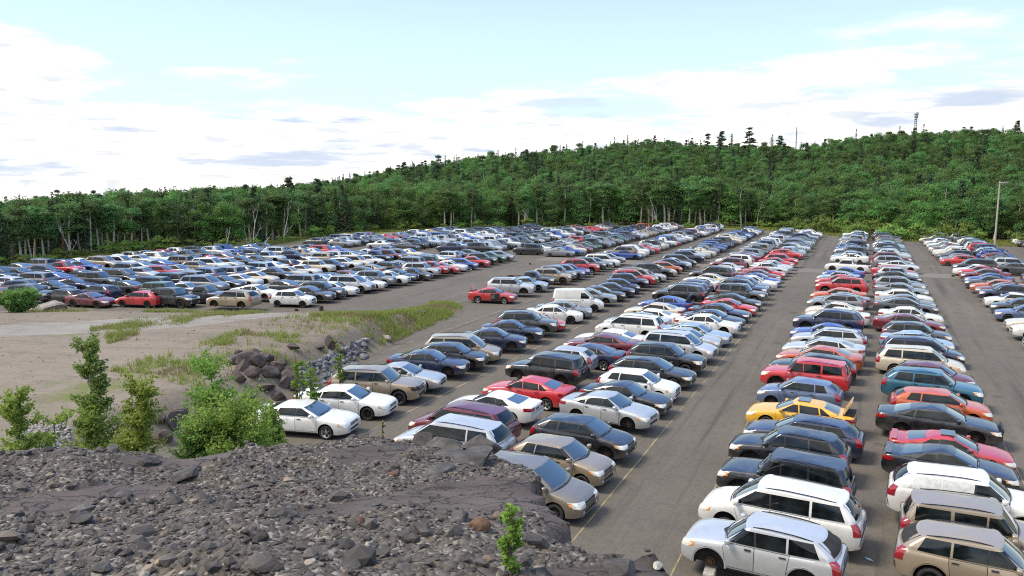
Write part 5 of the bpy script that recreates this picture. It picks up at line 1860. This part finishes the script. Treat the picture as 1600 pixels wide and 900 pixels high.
BR_LIST = [(M_, 'brown', 785, dict(lab='brown minivan at the right lip of the ledge with a rusty rim beside its wheel', pk='minivan', dx=.25, wheels=1)), (H_, 'tan', 740, dict(lab='tan hatchback between brown minivan and black hatchback, middle row', amber=1)), (H_, 'black', 703, dict(lab='black hatchback between tan hatchback and silver sedan, right half of middle row', )), (S_, 'silver', 660, dict(lab='silver sedan between black hatchback and black sedan, right half of middle row')), (S_, 'black', 634), (H_, 'white', 613, dict(lab='white hatchback among black cars in the right half of the middle row')), (W_, 'black', 592), (U_, 'black', 572), (M_, 'silver', 555), (S_, 'silver', 541), (S_, 'pale blue', 529), (S_, 'white', 515), (S_, 'navy', 505), (S_, 'navy', 494), (C_, 'red', 484), (S_, 'black', 476), (B_, 'dark grey', 468), (U_, 'navy', 460), (U_, 'slate blue', 453), (S_, 'white', 447), (S_, 'blue', 441), (S_, 'maroon', 435), (S_, 'red', 430), (S_, 'silver', 425), (S_, 'silver', 421), (S_, 'red', 416), (U_, 'red', 412)]
CL_LIST = [(U_, 'silver', 848, dict(lab='silver SUV with wheels gone and tailgate open, resting on a grey block', pk='SUV compact', dx=-.2, nowheels=1, hatch=1)), (M_, 'white', 790, dict(lab='white people carrier with dark rear glass and no rear wheels', pk='minivan', rearless=1)), (B_, 'black', 746, dict(lab='black boxy SUV with silver roof rails next to the white people carrier')), (U_, 'black', 704, dict(lab='black SUV with its front bumper stripped off', nobumper=1)), (W_, 'navy', 671, dict(lab='navy blue wagon next to the yellow sedan, left half of right row')), (S_, 'yellow', 643, dict(lab='yellow sedan with sunroof and raised trunk lid', trunk=1, sunroof=1)), (H_, 'slate blue', 616, dict(lab='slate blue rounded hatchback between yellow sedan and red boxy SUV')), (B_, 'red', 592, dict(lab='red boxy SUV between slate blue hatchback and black wagon')), (W_, 'black', 572), (S_, 'orange', 556), (S_, 'silver', 546), (W_, 'silver', 531), (S_, 'blue', 519), (U_, 'navy', 507), (S_, 'white', 493), (S_, 'beige', 485), (W_, 'grey', 475), (S_, 'grey', 468), (S_, 'orange', 461), (U_, 'red', 451), (S_, 'red', 441), (S_, 'pale blue', 434), (S_, 'blue', 429), (P_U, 'white', 417)]
CR_LIST = [(U_, 'tan', 925, dict(lab='pale tan SUV with open tailgate at the bottom right corner', pk='SUV compact', hatch=1)), (B_, 'tan', 880, dict(lab='tan boxy SUV between pale tan SUV and white crossover')), (U_, 'white', 826, dict(lab='white crossover with papered rear side windows and no rear wheel', pk='SUV large', paper=1, rearless=1)), (C_, 'black', 754, dict(lab='black coupe with rear spoiler beside the white crossover', spoiler=1)), (C_, 'red', 720, dict(lab='bright red coupe with dark sunroof and rear spoiler', sunroof=1, spoiler=1)), (S_, 'black', 680, dict(lab='black sedan with stripped front between red coupe and orange hatchback', nobumper=1)), (H_, 'orange', 652, dict(lab='orange red hatchback between black sedan and teal SUV, right row')), (U_, 'teal', 625, dict(lab='teal blue SUV with roof rails beside the dark red hatchback')), (H_, 'maroon', 601), (M_, 'beige', 578, dict(lab='cream minivan with dark side glass between blue minivan and dark red hatchback')), (M_, 'navy', 560), (S_, 'pale blue', 546), (U_, 'dark grey', 532), (S_, 'maroon', 512), (S_, 'white', 500), (S_, 'dark grey', 487), (S_, 'grey', 478), (S_, 'white', 469), (S_, 'grey', 461), (U_, 'grey', 453), (S_, 'dark grey', 446), (S_, 'black', 440), (U_, 'silver', 434), (S_, 'red', 428), (S_, 'silver', 421), (U_, 'white', 415), (U_, 'maroon', 411)]
DL_LIST = [(S_, 'silver', 560), (S_, 'white', 534), (S_, 'white', 518), (S_, 'beige', 505), (S_, 'slate blue', 490), (S_, 'dark grey', 479), (S_, 'white', 470), (U_, 'navy', 462), (S_, 'maroon', 455), (S_, 'orange', 449), (S_, 'dark grey', 442), (S_, 'blue', 437), (S_, 'maroon', 432), (S_, 'red', 427), (S_, 'white', 423), (M_, 'black', 419)]
F_LIST = [(S_, 'red', 465, dict(lab='red sedan with its near door missing and trunk lid up', trunk=1, doorgap=1, alloy=1, wheels=1)), (U_, 'silver', 455), (S_, 'pale blue', 448), (P_U, 'dark grey', 443), (U_, 'tan', 437), (U_, 'grey', 433), (U_, 'slate blue', 430), (S_, 'blue', 426), (U_, 'red', 422), (U_, 'dark grey', 418), (S_, 'grey', 415), (M_, 'white', 411)]
L_LIST = [(H_, 'white', 470, dict(lab='white hatchback nearest in the right edge row of the left lot', wheels=1)), (S_, 'dark grey', 464), (U_, 'black', 460), (S_, 'white', 456), (M_, 'silver', 450), (C_, 'white', 446), (U_, 'grey', 442), (S_, 'white', 439), (S_, 'navy', 435), (S_, 'dark grey', 431), (U_, 'silver', 428), (U_, 'red', 425), (S_, 'red', 421), (S_, 'white', 418), (H_, 'blue', 415), (S_, 'red', 411), (U_, 'black', 408), (S_, 'green', 405)]
add_file('A', 'leftmost near row', -20.75, 15, A_LIST, 106.5)
add_file('BL', 'left half of middle row', -18.1, 180, BL_LIST, 106.5)
add_file('BR', 'right half of middle row', -8.35, -3, BR_LIST, 106.5)
add_file('CL', 'left half of right row', -4.55, 177, CL_LIST, 107)
add_file('CR', 'right half of right row', 5.75, -3.5, CR_LIST, 107)
add_file('DL', 'left half of far right row', 10.1, 179, DL_LIST, 104)
add_file('DR', 'right half of far right row', 20.6, -2, [], 104, y_start=72)
add_file('F', 'short row behind the grassy bank', -29.9, 14, F_LIST, 105)


def l_near(x): return 56.5 + (x + 46) * .31


add_file('LA', 'right edge row of left lot', -46.0, 14, L_LIST, 103.5)
for i, xn in enumerate((-56.4, -59.8, -70.2, -73.6, -84.0, -87.4, -97.8)):
    right = i % 2 == 1
    nm = 'L%d' % i
    dsc = 'left lot row ' + ['two', 'three', 'four', 'five', 'six', 'seven', 'eight'][i]
    first = {0: [], 1: [(P_U, 'dark grey', None)], 2: [(U_, 'black', None)], 4: [(S_, 'maroon', None)]}.get(i, [])
    add_file(nm, dsc, xn, 12 if right else 190, first, min(103.5, 103.5 if xn > -90 else 92), 2.7, l_near(xn) - 1.5, 4)


def far_end(x):
    return lerp_table([(-100, 112), (-94, 121), (-85, 153), (-63, 176), (-37, 192), (-22, 184), (-14, 177), (40, 175)], x)


for nm, xn, hd in (('A2', -20.75, 14), ('BL2', -18.1, 180), ('BR2', -8.35, -3), ('CL2', -4.55, 178), ('CR2', 5.75, -3), ('DL2', 9.3, 179), ('DR2', 19.4, -2), ('EL2', 24.2, 180),
                   ('G0', -30.2, 12), ('G1', -35.6, 188), ('G2', -40.0, 12), ('G3', -50.4, 188), ('G4', -53.8, 12), ('G5', -64.2, 188), ('G6', -67.6, 12), ('G7', -78.0, 188), ('G8', -81.4, 12), ('G9', -91.4, 188)):
    first = {'CL2': [(S_, 'white', 404)], 'DL2': [(W_, 'red', 408, dict(lab='red wagon at the near end of the far block, far right row'))], 'BR2': [(W_, 'red', 400)], 'A2': [(U_, 'navy', 405)]}.get(nm, [])
    add_file(nm, 'far block beyond the cross aisle', xn, hd, first, far_end(xn), 2.6, 113 if nm[0] != 'E' else 150, 2.5)

# the ones parked askew along the near edge of the left lot
EDGE_CARS = [(U_, 'tan', 366, 484, 190, dict(lab='tan SUV with missing wheels beside the white hatchback, left lot', nowheels=1)), (H_, 'red', 221, 479, 192, dict(lab='bright red hatchback at the near edge of the left lot')),
             (B_, 'black', 273, 479, 8, dict(lab='black boxy SUV between red hatchback and tan SUV, left lot')), (C_, 'maroon', 143, 479, 10, dict(lab='maroon coupe at the near edge of the left lot beside the red hatchback')),
             (H_, 'black', 100, 475, 185, dict(lab='black hatchback left of the maroon coupe, near edge of left lot')), (U_, 'dark grey', 48, 474, 12, dict(lab='dark grey SUV at the left end of the left lot near edge')),
             (S_, 'white', 400, 470, 12, dict(lab='white sedan just behind the tan SUV, left lot')), (P_U, 'dark grey', 318, 473, 10, dict(lab='dark grey pickup behind the black boxy SUV, near edge of left lot'))]
spots = []
for kind, col, x, y, hd, ex in EDGE_CARS:
    X, Y = un(x, y, 0)
    pk = KINDS_OF[kind][0]
    spots.append((X, Y))
CARS = [c for c in CARS if not (c['file'][0] == 'L' and any(math.hypot(c['X'] - X, c['Y'] - Y) < 3.4 for X, Y in spots))]
CARS = [c for c in CARS if not (c['file'][0] == 'L' and c['file'] != 'LA' and c['Y'] < lerp_table([(-110, 44), (-75, 47), (-62, 52.5), (-48, 57)], c['X']))]
for i, ((kind, col, x, y, hd, ex), (X, Y)) in enumerate(zip(EDGE_CARS, spots)):
    CARS.append(dict(kind=kind, pk=KINDS_OF[kind][0], col=col, X=X, Y=Y, hd=R(hd), file='E0', desc='near edge of left lot', ex=ex, order=i))

# nearest first; only what the picture can show stays
for c in CARS:
    x_, y_ = pix(c['X'], c['Y'], .8)
    c['dist'] = math.hypot(c['X'], c['Y'])
    c['in'] = -90 < x_ < 1690 and y_ < 990
CARS = [c for c in CARS if c['in']]
for c in CARS:
    # rows behind rows show only their roofs: let the front rows come first
    bonus = 26 if c['file'] in ('E0', 'LA', 'F', 'A', 'BL', 'BR', 'CL', 'CR', 'DL') else 0
    c['rank'] = c['dist'] - bonus
CARS.sort(key=lambda c: c['rank'])
SINGLE, MASS = CARS[:298], CARS[298:]

GROUP = 'scrap cars parked in rows'
CW = {'navy': 'navy blue'}
by_file = {}
for c in CARS: by_file.setdefault(c['file'], []).append(c)
for l in by_file.values(): l.sort(key=lambda c: c['order'])


def nm_(c): return CW.get(c['col'], c['col']) + ' ' + c['kind']


ORD = ['', 'first', 'second', 'third', 'fourth', 'fifth', 'sixth', 'seventh', 'eighth', 'ninth', 'tenth', 'eleventh', 'twelfth', 'thirteenth', 'fourteenth', 'fifteenth', 'sixteenth', 'seventeenth', 'eighteenth', 'nineteenth', 'twentieth']


def ordinal(n):
    if n <= 20: return ORD[n]
    return ('twenty ' if n < 30 else 'thirty ') + (ORD[n % 10] if n % 10 else 'tenth')


used_labels = {}
for c in SINGLE:
    fl = by_file[c['file']]
    i = fl.index(c)
    if 'lab' in c['ex']:
        c['label'] = c['ex']['lab']
    else:
        nb = [nm_(fl[j]) for j in (i - 1, i + 1) if 0 <= j < len(fl)]
        if len(nb) == 2 and nb[0] != nb[1]: t_ = nm_(c) + ' between ' + nb[0] + ' and ' + nb[1] + ', ' + c['desc']
        elif len(nb) == 2: t_ = nm_(c) + ' between two ' + nb[0] + 's, ' + c['desc']
        else: t_ = nm_(c) + ' beside ' + nb[0] + ' at the end of the ' + c['desc']
        c['label'] = t_
    used_labels.setdefault(c['label'], []).append(c)
for lab, cs in used_labels.items():
    long_ = len(lab.split()) > 16
    if len(cs) > 1 or long_:
        for c in cs:
            fl = by_file[c['file']]; i = fl.index(c)
            side = ('after a ' + nm_(fl[i - 1])) if i else 'at its near end'
            t_ = nm_(c) + ' ' + side + ', ' + c['desc']
            if len(cs) > 1 or len(t_.split()) > 16:
                t_ = nm_(c) + ', ' + ordinal(i + 1) + ' from the near end, ' + c['desc']
            c['label'] = t_
# last resort: the place in its file, counted from the near end
cnt = {}
for c in SINGLE: cnt.setdefault(c['label'], []).append(c)
for lab, cs in cnt.items():
    if len(cs) > 1 or len(lab.split()) > 16:
        for c in cs:
            d_ = c['desc'] if not c['desc'].startswith('far block') else {'A2': 'leftmost aisle row of far block', 'BL2': 'left half of middle far row', 'BR2': 'right half of middle far row', 'CL2': 'left half of right far row', 'CR2': 'right half of right far row', 'DL2': 'left half of outer far row', 'DR2': 'right half of outer far row'}.get(c['file'], '%s far row left of the aisles' % ordinal(int(c['file'][1]) + 1))
            c['label'] = nm_(c) + ', ' + ordinal(by_file[c['file']].index(c) + 1) + ' from near end of ' + d_

M_PAPER = simple_mat('white_film', (.50, .52, .52), .5, vary=.15)
STAND_SPOTS = []
for n_, c in enumerate(SINGLE):
    ex = c['ex']
    lod = 0 if n_ < 150 else 1
    u = rc.random()
    if ex.get('wheels'): missing = ()
    elif ex.get('nowheels'): missing = (0, 1, 2, 3)
    elif ex.get('rearless'): missing = (2, 3)
    elif u < .22: missing = (0, 1, 2, 3)
    elif u < .34: missing = (0, 1)
    elif u < .46: missing = (2, 3)
    else: missing = ()
    lift = .10 if len(missing) else 0.0
    lift += rc.uniform(0, .06) if missing else 0
    root = PROTO[c['pk']].build(c['col'], (c['X'], c['Y'], 0), c['hd'], lod, bool(ex.get('alloy')) or rc.random() < .30, missing, ('grille', 'air_intake') if ex.get('nobumper') else (), lift)
    tag(root, c['label'], 'car', GROUP)
    c['root'], c['lift'], c['missing'] = root, lift, missing
    P = TYPES[c['pk']]
    L, W, H = P['L'], P['W'], P['H']
    pm = PAINT[c['col']]

    def bolt(name, geo, mats, loc, rot=(0, 0, 0)):
        V, Fc = geo
        me = mesh_of(name, V, Fc, mats); fix_normals(me)
        me.set_sharp_from_angle(angle=R(30))
        o = link(name, me, root, loc); o.rotation_euler = rot
        return o
    if ex.get('trunk'):
        bolt('trunk_lid', box_geo(-.62, 0, -W * .36, W * .36, 0, .045), (pm,), (P['cab'][3] - .12, 0, ev(P['top'], P['cab'][3]) + .06 + lift), (0, R(62), 0))
        bolt('trunk_opening', box_geo(-.5, 0, -W * .34, W * .34, 0, .03), (M_UNDER,), (P['cab'][3] - .06, 0, ev(P['top'], P['cab'][3]) + .022 + lift))
    if ex.get('sunroof'):
        xm = (P['cab'][1] + P['cab'][2]) / 2
        bolt('sunroof', box_geo(-.26, .26, -.38, .38, 0, .02), (M_SHIELD,), (xm + .22, 0, H - .012 + lift))
    if ex.get('spoiler'):
        z_ = ev(P['top'], -L / 2 + .15)
        o = bolt('spoiler', box_geo(-.13, .09, -W * .40, W * .40, .055, .085), (pm,), (-L / 2 + .22, 0, z_ + lift - .02))
        for sg in (-1, 1):
            V, Fc = box_geo(-.06, .06, sg * W * .36 - .03, sg * W * .36 + .03, -.04, .06)
            link('strut', mesh_of('strut', V, Fc, (pm,)), o)
    if ex.get('hatch'):
        for ch in root.children:
            if ch.name.startswith('rear_window'):
                ch.material_slots[0].link = 'OBJECT'; ch.material_slots[0].material = M_UNDER
    if ex.get('nobumper'):
        bolt('crash_bar', box_geo(-.05, .05, -W * .40, W * .40, 0, .30), (M_UNDER,), (L / 2 - .03, 0, .40 + lift))
        bolt('radiator_panel', box_geo(-.04, .04, -W * .34, W * .34, 0, .2), (M_TRIM,), (L / 2 + .0, 0, .66 + lift))
    if ex.get('skiplamp'):
        for ch in root.children:
            if ch.name.startswith('headlight') and ch.data.vertices[0].co.y < 0:
                ch.material_slots[0].link = 'OBJECT'; ch.material_slots[0].material = M_UNDER
    if ex.get('paper'):
        for ch in root.children:
            if ch.name.startswith('side_window') and ch.data.vertices[0].co.x < .1:
                ch.material_slots[0].link = 'OBJECT'; ch.material_slots[0].material = M_PAPER
    if ex.get('doorgap'):
        bolt('door_opening', box_geo(-.42, .42, -.02, .02, 0, .62), (M_UNDER,), (.46, -W / 2 + .005, .34 + lift))
        bolt('seat', box_geo(-.22, .22, -.06, .02, 0, .34), (M_SEAT,), (.30, -W / 2 - .01, .50 + lift), (0, R(-14), 0))
    if n_ < 80 and missing: STAND_SPOTS.append(c)


# ------------------------------------------------------------------ cars too far off to show apart: one object
def far_car(kind):
    P = TYPES[kind]
    van = kind == 'cargo van'
    me = body_mesh(P, 1)
    sk = Skin(me)
    geos = [([v.co[:] for v in me.vertices], [tuple(p.vertices) for p in me.polygons], [0 if p.material_index == 0 else 1 for p in me.polygons])]
    hw = P['W'] / 2
    wb_, wr_ = hw * P.get('cab_w', .935), hw * P.get('roof_w', .74)
    zr = P['H'] - P['rcrown']; zc = ev(P['top'], P['cab'][0]); z0, z1 = P['wz']

    def pane(c, d, m, n=2, k=2, off=.02):
        v, f, mi = sk.patch(c, d, n, k, off, .02)
        geos.append((v, f[:n * k], [m] * (n * k)))
    pane([(3, -wb_ * .84, zc + .06), (3, wb_ * .84, zc + .06), (3, wr_ * .88, zr - .03), (3, -wr_ * .88, zr - .03)], (-1, 0, 0), 6, 3, 2)
    if kind != 'cargo van':
        zlo = ev(P['top'], P['cab'][3] + .1) + .08
        pane([(-4, wb_ * .78, zlo), (-4, -wb_ * .78, zlo), (-4, -wr_ * .80, zr - .08), (-4, wr_ * .80, zr - .08)], (1, 0, 0), 2, 2, 2)
    L = P['L']
    for sg in (1, -1):
        for (b0, b1, t1, t0), q in P['win']:
            pane([(b0, 2 * sg, z0), (b1, 2 * sg, z0), (t1, 2 * sg, z1), (t0, 2 * sg, z1)], (0, -sg, 0), 2, 1, 1, .025)
        zt = ev(P['top'], L / 2 - .32) - .10
        c = [(L / 2, sg * hw * .5, zt - .12), (L / 2 - .30, sg * hw * 1.02, zt - .10), (L / 2 - .34, sg * hw * 1.02, zt + .05), (L / 2, sg * hw * .5, zt + .02)]
        if sg < 0: c = [c[1], c[0], c[3], c[2]]
        pane(c, (-1, -sg * .55, 0), 4, 2, 1)
        zt = ev(P['top'], -L / 2 + .3) - .02
        pane([(-L / 2, sg * hw * .62, zt - .24), (-L / 2 + .25, sg * hw, zt - .24), (-L / 2 + .25, sg * hw, zt), (-L / 2, sg * hw * .62, zt)], (1, -sg * .6, 0), 5, 1, 1)
        for wx in P['axle']:
            y0, y1 = sorted((sg * (hw - .20), sg * (hw + .012)))
            v, f = cyl_geo(P['wr'], y0, y1, 10, wx, P['wr'])
            geos.append((v, f, [3] * len(f)))
    V, Fc, mi = join_geo(geos)
    V = np.array([tuple(q) for q in V])
    tris, tm = [], []
    for f, m in zip(Fc, mi):
        for k in range(1, len(f) - 1):
            tris.append((f[0], f[k], f[k + 1])); tm.append(m)
    return V, np.array(tris), np.array(tm)


FAR = {k: far_car(k) for k in TYPES}
pal = list(PAINT)
AV, AF, AM = [], [], []
base = 0
for c in MASS:
    V, T_, m = FAR[c['pk']]
    ca, sa = math.cos(c['hd']), math.sin(c['hd'])
    W3 = np.stack([V[:, 0] * ca - V[:, 1] * sa + c['X'], V[:, 0] * sa + V[:, 1] * ca + c['Y'], V[:, 2]], -1)
    AV.append(W3); AF.append(T_ + base); AM.append(np.where(m == 0, pal.index(c['col']), m + len(pal) - 1)); base += len(V)
if AV:
    me = np_mesh('distant_parked_cars', np.concatenate(AV), np.concatenate(AF), [PAINT[k] for k in pal] + [M_UNDER, M_GLASS, M_TYRE, M_LAMP, M_TAIL, M_SHIELD], np.concatenate(AM), True, 3)
    me.set_sharp_from_angle(angle=R(40))
    tag(link('distant_parked_cars', me), kind='stuff')
print('cars', len(SINGLE), len(MASS))
# ------------------------------------------------------------------ small things
STAND_MESH = {}


def rim_stand(X, Y, z, label, rot=0, group=None, s=1.0, disc=2):
    """wheel rims welded together: the stands that carry the stripped cars"""
    root = link('rim_stand', None, None, (X, Y, z)); root.rotation_euler = (0, 0, rot)
    root.scale = (s, s, s)
    prof = [(.0, .0), (.17, .0), (.19, .03), (.14, .06), (.14, .14), (.19, .17), (.17, .20), (.0, .20)]
    for k in range(disc):
        if k in STAND_MESH:
            link('rim', STAND_MESH[k], root); continue
        V, Fc = [], []
        n = 16
        for i in range(n):
            a = 2 * math.pi * i / n
            for q, h in prof: V.append((q * math.cos(a), q * math.sin(a), h + k * .185))
        m = len(prof)
        for i in range(n):
            for j in range(m - 1): Fc.append((i * m + j, ((i + 1) % n) * m + j, ((i + 1) % n) * m + j + 1, i * m + j + 1))
        me = mesh_of('rim', V, Fc, (M_RUST,), None, True, 40)
        STAND_MESH[k] = me
        link('rim', me, root)
    return tag(root, label, 'rim stand', group)


for c in STAND_SPOTS:
    P = TYPES[c['pk']]
    ca, sa = math.cos(c['hd']), math.sin(c['hd'])
    for q, (lx, ly) in enumerate(((P['axle'][0] - .50, -.55), (P['axle'][1] + .52, -.55))):
        if (q == 0) != (0 in c['missing']) and (q == 1) != (2 in c['missing']): continue
        X, Y = c['X'] + lx * ca - ly * sa, c['Y'] + lx * sa + ly * ca
        rim_stand(X, Y, 0, 'rusty wheel rim stand under a stripped car with missing wheels', rc.uniform(0, 3), 'rim stands under stripped cars', .86, 1)
for i, (x, y, lab, dsc) in enumerate(((502, 484, 'rusty rim stand alone on the gravel, right of the white hatchback', 2), (859, 794, 'rusty rim beside the front wheel of the brown minivan', 1), (994, 415, 'small rusty stand on the cross aisle near the orange hatchback', 1), (1489, 431, 'dark rim stand left on the cross aisle at right', 1),
                                      (828, 412, 'dark rim stand left standing on the cross aisle at left', 1), (795, 408, 'rusty stand beside the dark green sedan of the left lot', 1), (1072, 420, 'pale stand at the nose of the last navy sedan', 1), (463, 484, 'rusty stand just in front of the white hatchback', 1))):
    X, Y = un(x, y, .1)
    rim_stand(X, Y, 0, lab, rng.uniform(0, 3), None, 1.15 if i == 0 else 1.0, dsc)

M_CONC = simple_mat('concrete', (.30, .29, .27), .95, vary=.2, vscale=5)
# block under the stripped silver SUV
c = next(q for q in SINGLE if q['ex'].get('nowheels'))
P = TYPES[c['pk']]; ca, sa = math.cos(c['hd']), math.sin(c['hd'])
lx, ly = P['axle'][0] - .02, P['W'] / 2 - .12
X, Y = c['X'] + lx * ca - ly * sa, c['Y'] + lx * sa + ly * ca
bm = bmesh.new(); V, Fc = box_geo(-.16, .16, -.38, .38, 0, .30)
vs = [bm.verts.new(q) for q in V]
for q in Fc: bm.faces.new([vs[i] for i in q])
bmesh.ops.recalc_face_normals(bm, faces=bm.faces); bmesh.ops.bevel(bm, geom=bm.edges[:], offset=.02, segments=2, affect='EDGES')
me = bpy.data.meshes.new('concrete_block'); bm.to_mesh(me); bm.free(); me.materials.append(M_CONC)
o = link('concrete_block', me, None, (X, Y, 0)); o.rotation_euler = (0, 0, c['hd'] + R(8))
tag(o, 'grey concrete block under the front of the stripped silver SUV', 'block')

# utility pole beyond the lot
X, Y = un(1554, 385, 0)
M_POLE = simple_mat('weathered_pole', (.34, .32, .28), .9, vary=.2)
root = link('utility_pole', None, None, (X, Y, -.05))
root.rotation_euler = (0, 0, YAW + R(20))
tag(root, 'weathered wooden utility pole with one crossarm at the right forest edge', 'utility pole')
ph = px_size((X, Y, 6), 87)
V, Fc = tubes([[(0, 0, ph * i / 6, .17 - .05 * i / 6) for i in range(7)]], 10)
Fc.append(tuple(range(len(V) - 10, len(V))))
link('pole', mesh_of('pole', V, Fc, (M_POLE,), None, True, 50), root)
V, Fc = box_geo(-.45, 1.75, -.30, -.16, ph - .46, ph - .22)
me = mesh_of('crossarm', V, Fc, (M_POLE,)); fix_normals(me); link('crossarm', me, root)
for xx in (-.35, .9, 1.6):
    V, Fc = tubes([[(xx, -.18, ph - .24, .03), (xx, -.18, ph - .18, .05), (xx, -.18, ph - .10, .045), (xx, -.18, ph - .05, .02)]], 8)
    link('insulator', mesh_of('insulator', V, Fc, (simple_mat('insulator_glaze', (.25, .22, .2), .3),)), root)
V, Fc = [], []
for xx in (-.35, 1.6):
    v, f = tubes([[(xx, -.18, ph - .06, .012), (xx + 14, 1, ph - .75, .012), (xx + 30, 3, ph - .1, .012)]], 4)
    b = len(V); V += v; Fc += [tuple(q + b for q in g) for g in f]
link('power_line', mesh_of('power_line', V, Fc, (M_TRIM,)), root)

# masts on the hills
M_MAST = simple_mat('galvanised_steel', (.42, .43, .45), .5, .4)


def mast(px_, top, d, h, label, base_w, drums):
    X, Y = at_bearing(px_, d)
    zt = CAM_H - (top - 282) / F_PX * d
    z0 = zt - h
    root = link('radio_mast', None, None, (X, Y, z0))
    tag(root, label, 'mast')
    paths = []
    n = 12
    tw = .25
    for q in range(3):
        a = q * 2.094
        paths.append([(base_w * math.cos(a), base_w * math.sin(a), 0, .26), (tw * math.cos(a), tw * math.sin(a), h * .9, .22)])
    for i in range(n):
        w0, w1 = base_w + (tw - base_w) * i / n, base_w + (tw - base_w) * (i + 1) / n
        for q in range(3):
            a, b = q * 2.094, (q + 1) * 2.094
            paths.append([(w0 * math.cos(a), w0 * math.sin(a), h * .9 * i / n, .12), (w1 * math.cos(b), w1 * math.sin(b), h * .9 * (i + 1) / n, .12)])
    paths.append([(0, 0, h * .88, .16), (0, 0, h, .12)])
    V, Fc = tubes(paths, 4)
    link('lattice', mesh_of('lattice', V, Fc, (M_MAST,)), root)
    for zz, rr in drums:
        V, Fc = cyl_geo(rr, -.25, .25, 14)
        me = mesh_of('antenna_panel', V, Fc, (M_MAST,)); fix_normals(me)
        o = link('antenna_panel', me, root, (.3, -.9, h * zz)); o.rotation_euler = (0, 0, .4)


mast(1418, 187, 430, 12, 'lattice radio mast with antenna drums on top of the right hill', 1.1, ((.86, 1.0), (.76, .9), (.66, .6)))
mast(1237, 201, 470, 18, 'thin radio mast on the saddle behind the pines', 0.10, ())
# marker post and litter
X, Y = un(1361, 363, 0)
V, Fc = tubes([[(0, 0, 0, .09), (0, 0, 4.0, .07)]], 8)
tag(link('marker_post', mesh_of('marker_post', V, Fc, (M_POLE,)), None, (X, Y, 0)), 'short bare wooden post in grass behind the right row', 'post')
X, Y = un(1525, 372, 0)
V, Fc = tubes([[(0, 0, 0, .09), (.5, 0, 1.5, .07)], [(.3, 0, .9, .07), (.75, .1, 1.9, .06)], [(-.5, 0, .1, .09), (.1, 0, 1.7, .06)]], 6)
tag(link('yellow_frame', mesh_of('yellow_frame', V, Fc, (PAINT['yellow'],)), None, (X, Y, 0)), 'slanting yellow painted frame in grass left of the utility pole', 'frame')
X, Y = un(1357, 874, .03)
V, Fc = tubes([[(-.13, 0, .035, .012), (-.10, 0, .035, .035), (.06, 0, .035, .035), (.11, 0, .035, .014), (.14, 0, .035, .014)]], 10)
o = link('plastic_bottle', mesh_of('plastic_bottle', V, Fc, (simple_mat('pale_blue_plastic', (.30, .50, .62), .2),), None, True, 60), None, (X, Y, 0)); o.rotation_euler = (0, 0, -.5)
tag(o, 'flattened pale blue plastic bottle lying on the asphalt near the white people carrier', 'bottle')
P_ = ledge_at(1028, 886)
if P_ is not None:
    rock('stone', P_ + Vector((0, 0, .01)), .034, simple_mat('lichen_white', (.30, .31, .26), .9, vary=.3, vscale=20), ICO2, .35, 9, 'small pale lichen covered stone at the bottom edge of the ledge', None, (1.6, .8, 1), 777)
# oil stains and wet patches on the asphalt
